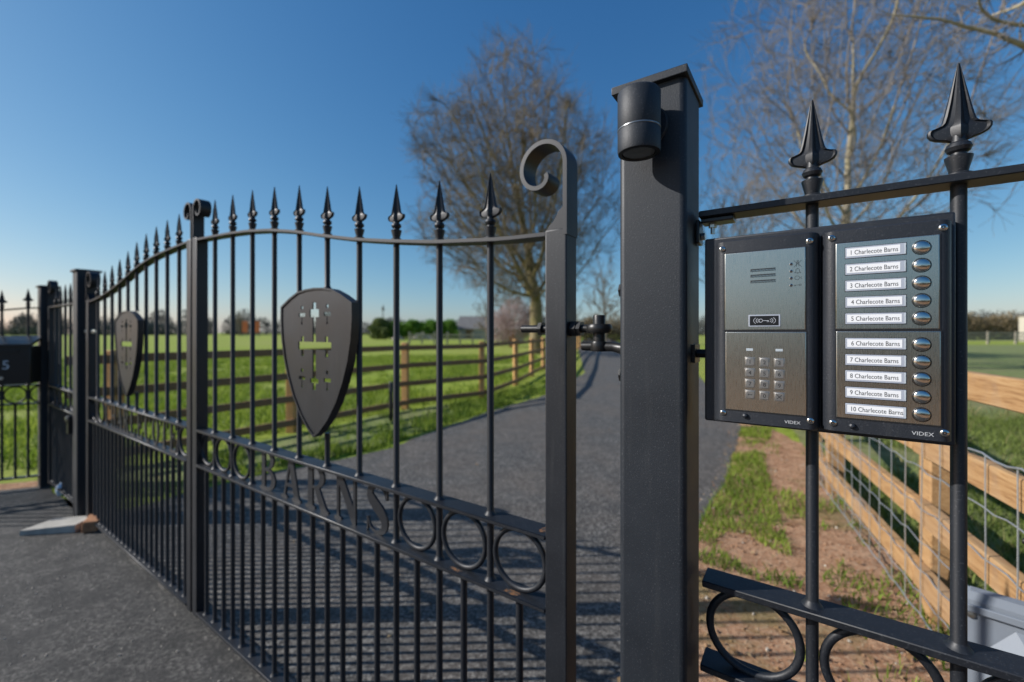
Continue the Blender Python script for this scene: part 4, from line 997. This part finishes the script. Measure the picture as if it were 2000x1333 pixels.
bgt = [(5.2, 47, 5.0, .14, S_, 31, 'bare brown tree beyond the bend of the driveway, just left of the thick post'),
       (9.6, 44, 5.5, .15, S_, 33, 'bare scrubby tree past the driveway, partly hidden by the thick post'),
       (.2, 52, 5.4, .16, S_, 35, 'bare twiggy tree behind the pink blossom bush'),
       (-3.6, 62, 4.6, .14, S_, 36, 'bare roundish tree before the grey barn roof'),
       (-95, 150, 6.2, .3, S_, 38, 'lone bare tree on the far field edge seen through the nearer gate')]
for x, y, h_, r_, sp, sd, lb_ in bgt:
    tree('tree', lb_, x, y, h_, r_, sp, sd, M['twig'], M['twig'], group='bare trees across the field')

def leafcloud(name, label, cat, clumps, n, size, m, stem=None, group=None, kind=None, base=None):
    """foliage: n leaf-sized faces spread through the volume of ellipsoid clumps (cx, cy, cz, rx, ry, rz)"""
    vol = np.array([c[3]*c[4]*c[5] for c in clumps])**.75; cnt = (vol/vol.sum()*n).astype(int)+1; V = []
    for c, k in zip(clumps, cnt):
        u = np.random.normal(size=(k, 3)); u /= np.linalg.norm(u, axis=1)[:, None]; rr = np.random.uniform(.35, 1.08, k)**.6
        P = np.array(c[:3])+u*rr[:, None]*np.array(c[3:6]); P = P[P[:, 2] > .02]; k = len(P)
        a = np.random.normal(size=(k, 3)); a /= np.linalg.norm(a, axis=1)[:, None]; b = np.cross(a, np.random.normal(size=(k, 3))); b /= np.linalg.norm(b, axis=1)[:, None]
        s = np.random.uniform(.5, 1.2, k)[:, None]*size
        V.append(np.stack([P-a*s, P+b*s*.5, P+a*s, P-b*s*.5], 1))
    V = np.concatenate(V).reshape(-1, 3); k = len(V)//4
    me = bpy.data.meshes.new(name)
    b0 = Vector(base) if base else Vector(clumps[0][:2]+(0,))
    me.vertices.add(len(V)); me.vertices.foreach_set('co', (V-np.array(b0)).ravel())
    me.loops.add(len(V)); me.loops.foreach_set('vertex_index', np.arange(len(V), dtype=np.int32))
    me.polygons.add(k); me.polygons.foreach_set('loop_start', (np.arange(k)*4).astype(np.int32)); me.update(calc_edges=True)
    o = solo(name, me, m, label, cat, group, kind, loc=b0)
    return o
# hedges, bushes and woods across the field
leafcloud('bush', 'round dark green bush at the left end of the clipped hedge', 'bush', [(-23.5+random.uniform(-1.3, 1.3), 76+random.uniform(-.8, .8), random.uniform(.7, 3.1), random.uniform(.6, 1.1), .9, random.uniform(.6, 1.1)) for _ in range(16)]+[(-23.5, 76, 1.5, 1.3, 1.2, 1.5)], 9000, .2, M['bushgreen'])
hz_ = [(-21.4+i*.46+random.uniform(-.1, .1), 77+random.uniform(-.5, .5), random.choice((.9, 1.7, 2.6)), .8, 1.0, random.uniform(.8, 1.15)) for i in range(26)]+[(-21.4+i*.9, 77, 1.6, .9, .9, 1.7) for i in range(13)]
leafcloud('hedge', 'long clipped bright green hedge across the field', 'hedge', hz_, 22000, .17, M['evergreen'])
leafcloud('bush', 'pale pink blossom bush behind the field fence, left of the gate stile', 'bush', [(.3, 36, 2.3, 1.5, 1.4, 1.9), (-1.0, 36.4, 1.7, 1.2, 1.2, 1.5), (1.7, 36.3, 2.0, 1.2, 1.2, 1.5)], 15000, .07, M['blossom'])
leafcloud('hedge', 'brown scrubby hedge beyond the bend of the driveway', 'hedge', [(5.5+i*1.3, 52+i*.8, 1.5, 1.6, 1.2, 1.6+.7*math.sin(i*2.1)) for i in range(10)], 16000, .12, M['brownhedge'])
leafcloud('hedge', 'low brown hedge behind the grey rail fence at the far right', 'hedge', [(52+i*3.4, 70+.6*i, 1.9, 2.6, 1.5, 2.7+.6*math.sin(i*1.9)) for i in range(16)], 26000, .2, M['brownhedge'])
cl = [(-330+i*7+random.uniform(-3, 3), 225+random.uniform(-12, 12)+.03*i, 3.0, 6, 5, random.uniform(3.5, 8.0)*(1.0 if i > 35 else 1.5)) for i in range(95)]
leafcloud('far_woods', None, None, cl, 90000, .6, M['farwood'], kind='stuff', base=(-100, 225, 0))
cl = [(-190+i*5.0+random.uniform(-1, 1), 195, 2.0, 4, 3, random.uniform(3.4, 4.8)) for i in range(9)]
leafcloud('conifer_belt', 'dark blue-green belt of conifers on the far field edge, behind the middle of the gates', 'trees', cl, 9000, .35, M['darkconifer'])
cl = [(-235+i*6.0+random.uniform(-1, 1), 180, 1.0, 5, 3, random.uniform(2.0, 4.0)) for i in range(7)]
leafcloud('bush', 'low green scrub on the far field edge at the left', 'bush', cl, 6000, .35, M['fargreen'])
cl = [(60+i*7+random.uniform(-3, 3), 190+random.uniform(-12, 12), 3.0, 6, 5, random.uniform(5, 9)) for i in range(45)]
leafcloud('far_woods', None, None, cl, 30000, .5, M['farwood'], kind='stuff', base=(150, 190, 0))
sheet('verge_behind', [(-30, -6.5), (30, 3), (40, -20), (-30, -30)], .007, M['soil'], .05, .5)
# the road's other side, behind the camera: what the steel plates and buttons mirror
leafcloud('hedge', 'bare brown roadside hedge across the road from the gates', 'hedge', [(-16+i*2.0, -11.5+.55*i, 0.8, 1.6, 1.0, .95+.25*math.sin(i*1.3)) for i in range(13)], 16000, .12, M['brownhedge'])
# buildings and small far things
def gable(name, label, x0, x1, y0, y1, eave, ridge, mw, mr, alongx=True):
    t = Thing(name, label, 'building', (x0, y0, 0), False)
    t.part('wall', MB().box(x0, x1, y0, y1, 0, eave), mw)
    ym = (y0+y1)/2; o = .3
    t.part('roof', MB().add([(x0-o, y0-o, eave), (x1+o, y0-o, eave), (x1+o, y1+o, eave), (x0-o, y1+o, eave), (x0-o, ym, ridge), (x1+o, ym, ridge)], [(0, 1, 5, 4), (2, 3, 4, 5), (0, 4, 3), (1, 2, 5), (3, 2, 1, 0)]), mr, deg=10)
    return t
g1 = gable('barn', 'grey slate-roofed barn beyond the field, right of the clipped hedge', -9.6, -3.0, 78, 84, 1.9, 4.3, M['stone'], M['roof'])
g1.part('door', MB().box(-8.4, -7.0, 77.93, 77.99, 0, 1.8), M['oldwood'])
g2 = gable('cottage', 'small cream building behind the pink blossom bush', -1.6, 1.6, 62, 65, 1.7, 3.0, M['cream'], M['stone'])
g2.part('window', MB().box(-.6, .3, 61.94, 61.99, .9, 1.8), M['glass'])
g3 = gable('outbuilding', 'pale rendered building at the right edge beyond the brown hedge', 71.4, 83, 59.4, 60.6, 3.6, 3.9, M['cream'], M['roof'])
g3.part('window', MB().box(74, 75.4, 59.34, 59.39, 1.2, 2.6), M['glass'])
bp = Thing('brick_pier', 'orange brick gate pier left of the nearer gate stile across the field', 'pier', (.05, 36, 0), False)
bp.part('shaft', MB().box(-.25, .28, 35.7, 36.2, 0, 1.45), M['brick']); bp.part('coping', MB().box(-.32, .35, 35.63, 36.27, 1.452, 1.55, .02), M['stone'])
for nm, lab, x0, x1, y, n_, zs in (('rail_fence', 'pale rail fence across the field before the grey barn', -11, 1.2, 46, 9, (.95, .55)), ('rail_fence', 'long silver-grey rail fence at the far right behind the pasture', 36, 78, 46, 14, (1.15, .8, .45))):
    t = Thing(nm, lab, 'fence', (x0, y, 0), False)
    for z in zs: t.part('rail', MB().box(x0, x1, y-.05, y-.01, z-.08, z+.08), M['greywood'])
    pm = MB().box(-.09, .09, 0, .16, 0, 1.32).mesh('post')
    for i in range(n_+1): o = obj('post', pm, M['greywood'], t.e); o.location = ((x1-x0)*i/n_, 0, 0)
def rock_pile(lab, x, y, w, h):
    mb = MB()
    for k in range(26):
        s = random.uniform(.15, .4)*h; px = random.uniform(-w, w); pz = max(0, (1-abs(px)/w))*h*random.uniform(.2, .9)
        b = bmesh.new(); bmesh.ops.create_icosphere(b, subdivisions=1, radius=s)
        for v in b.verts: v.co = v.co*random.uniform(.8, 1.2)+Vector((x+px, y+random.uniform(-.4, .4), pz))
        mb.bm(b)
    o = solo('stone_heap', mb.mesh('stone_heap', (x, y, 0), 10), M['stone'], lab, 'heap', 'heaps of pale stone by the hedge', loc=(x, y, 0))
rock_pile('wider heap of pale stone in front of the clipped hedge', -14.6, 70, 1.9, 1.25)
rock_pile('smaller heap of pale stone below the round bush', -18.6, 70, .9, .95)
ms_ = Thing('mast', 'thin grey mast rising from the far woods beside the round bush', 'mast', (-57, 190, 0), False)
ms_.base = Vector((0, 0, 0)); ms_.part('pole', MB().lathe([(.35, 0), (.16, 13.5)], (0, 0, 0), 8), M['roof']); ms_.part('aerial', MB().lathe([(.0, 10.8), (.6, 11), (.6, 12.4), (.0, 12.6)], (0, 0, 0), 8), M['roof'])
for i, (x, z, lab) in enumerate(((-74.5, 0, 'left one of two orange barrier boards on the far field edge'), (-71.2, 0, 'right one of two orange barrier boards on the far field edge'))):
    t = Thing('barrier_board', lab, 'barrier', (x, 120, 0), False, 'orange boards on the far field edge'); t.base = Vector((0, 0, 0))
    t.part('board', MB().box(-.75, .75, -.1, .1, 1.2, 4.4), M['orange']); t.part('leg', MB().box(-.65, -.5, -.08, .08, 0, 1.2), M['roof']); t.part('leg', MB().box(.5, .65, -.08, .08, 0, 1.2), M['roof'])
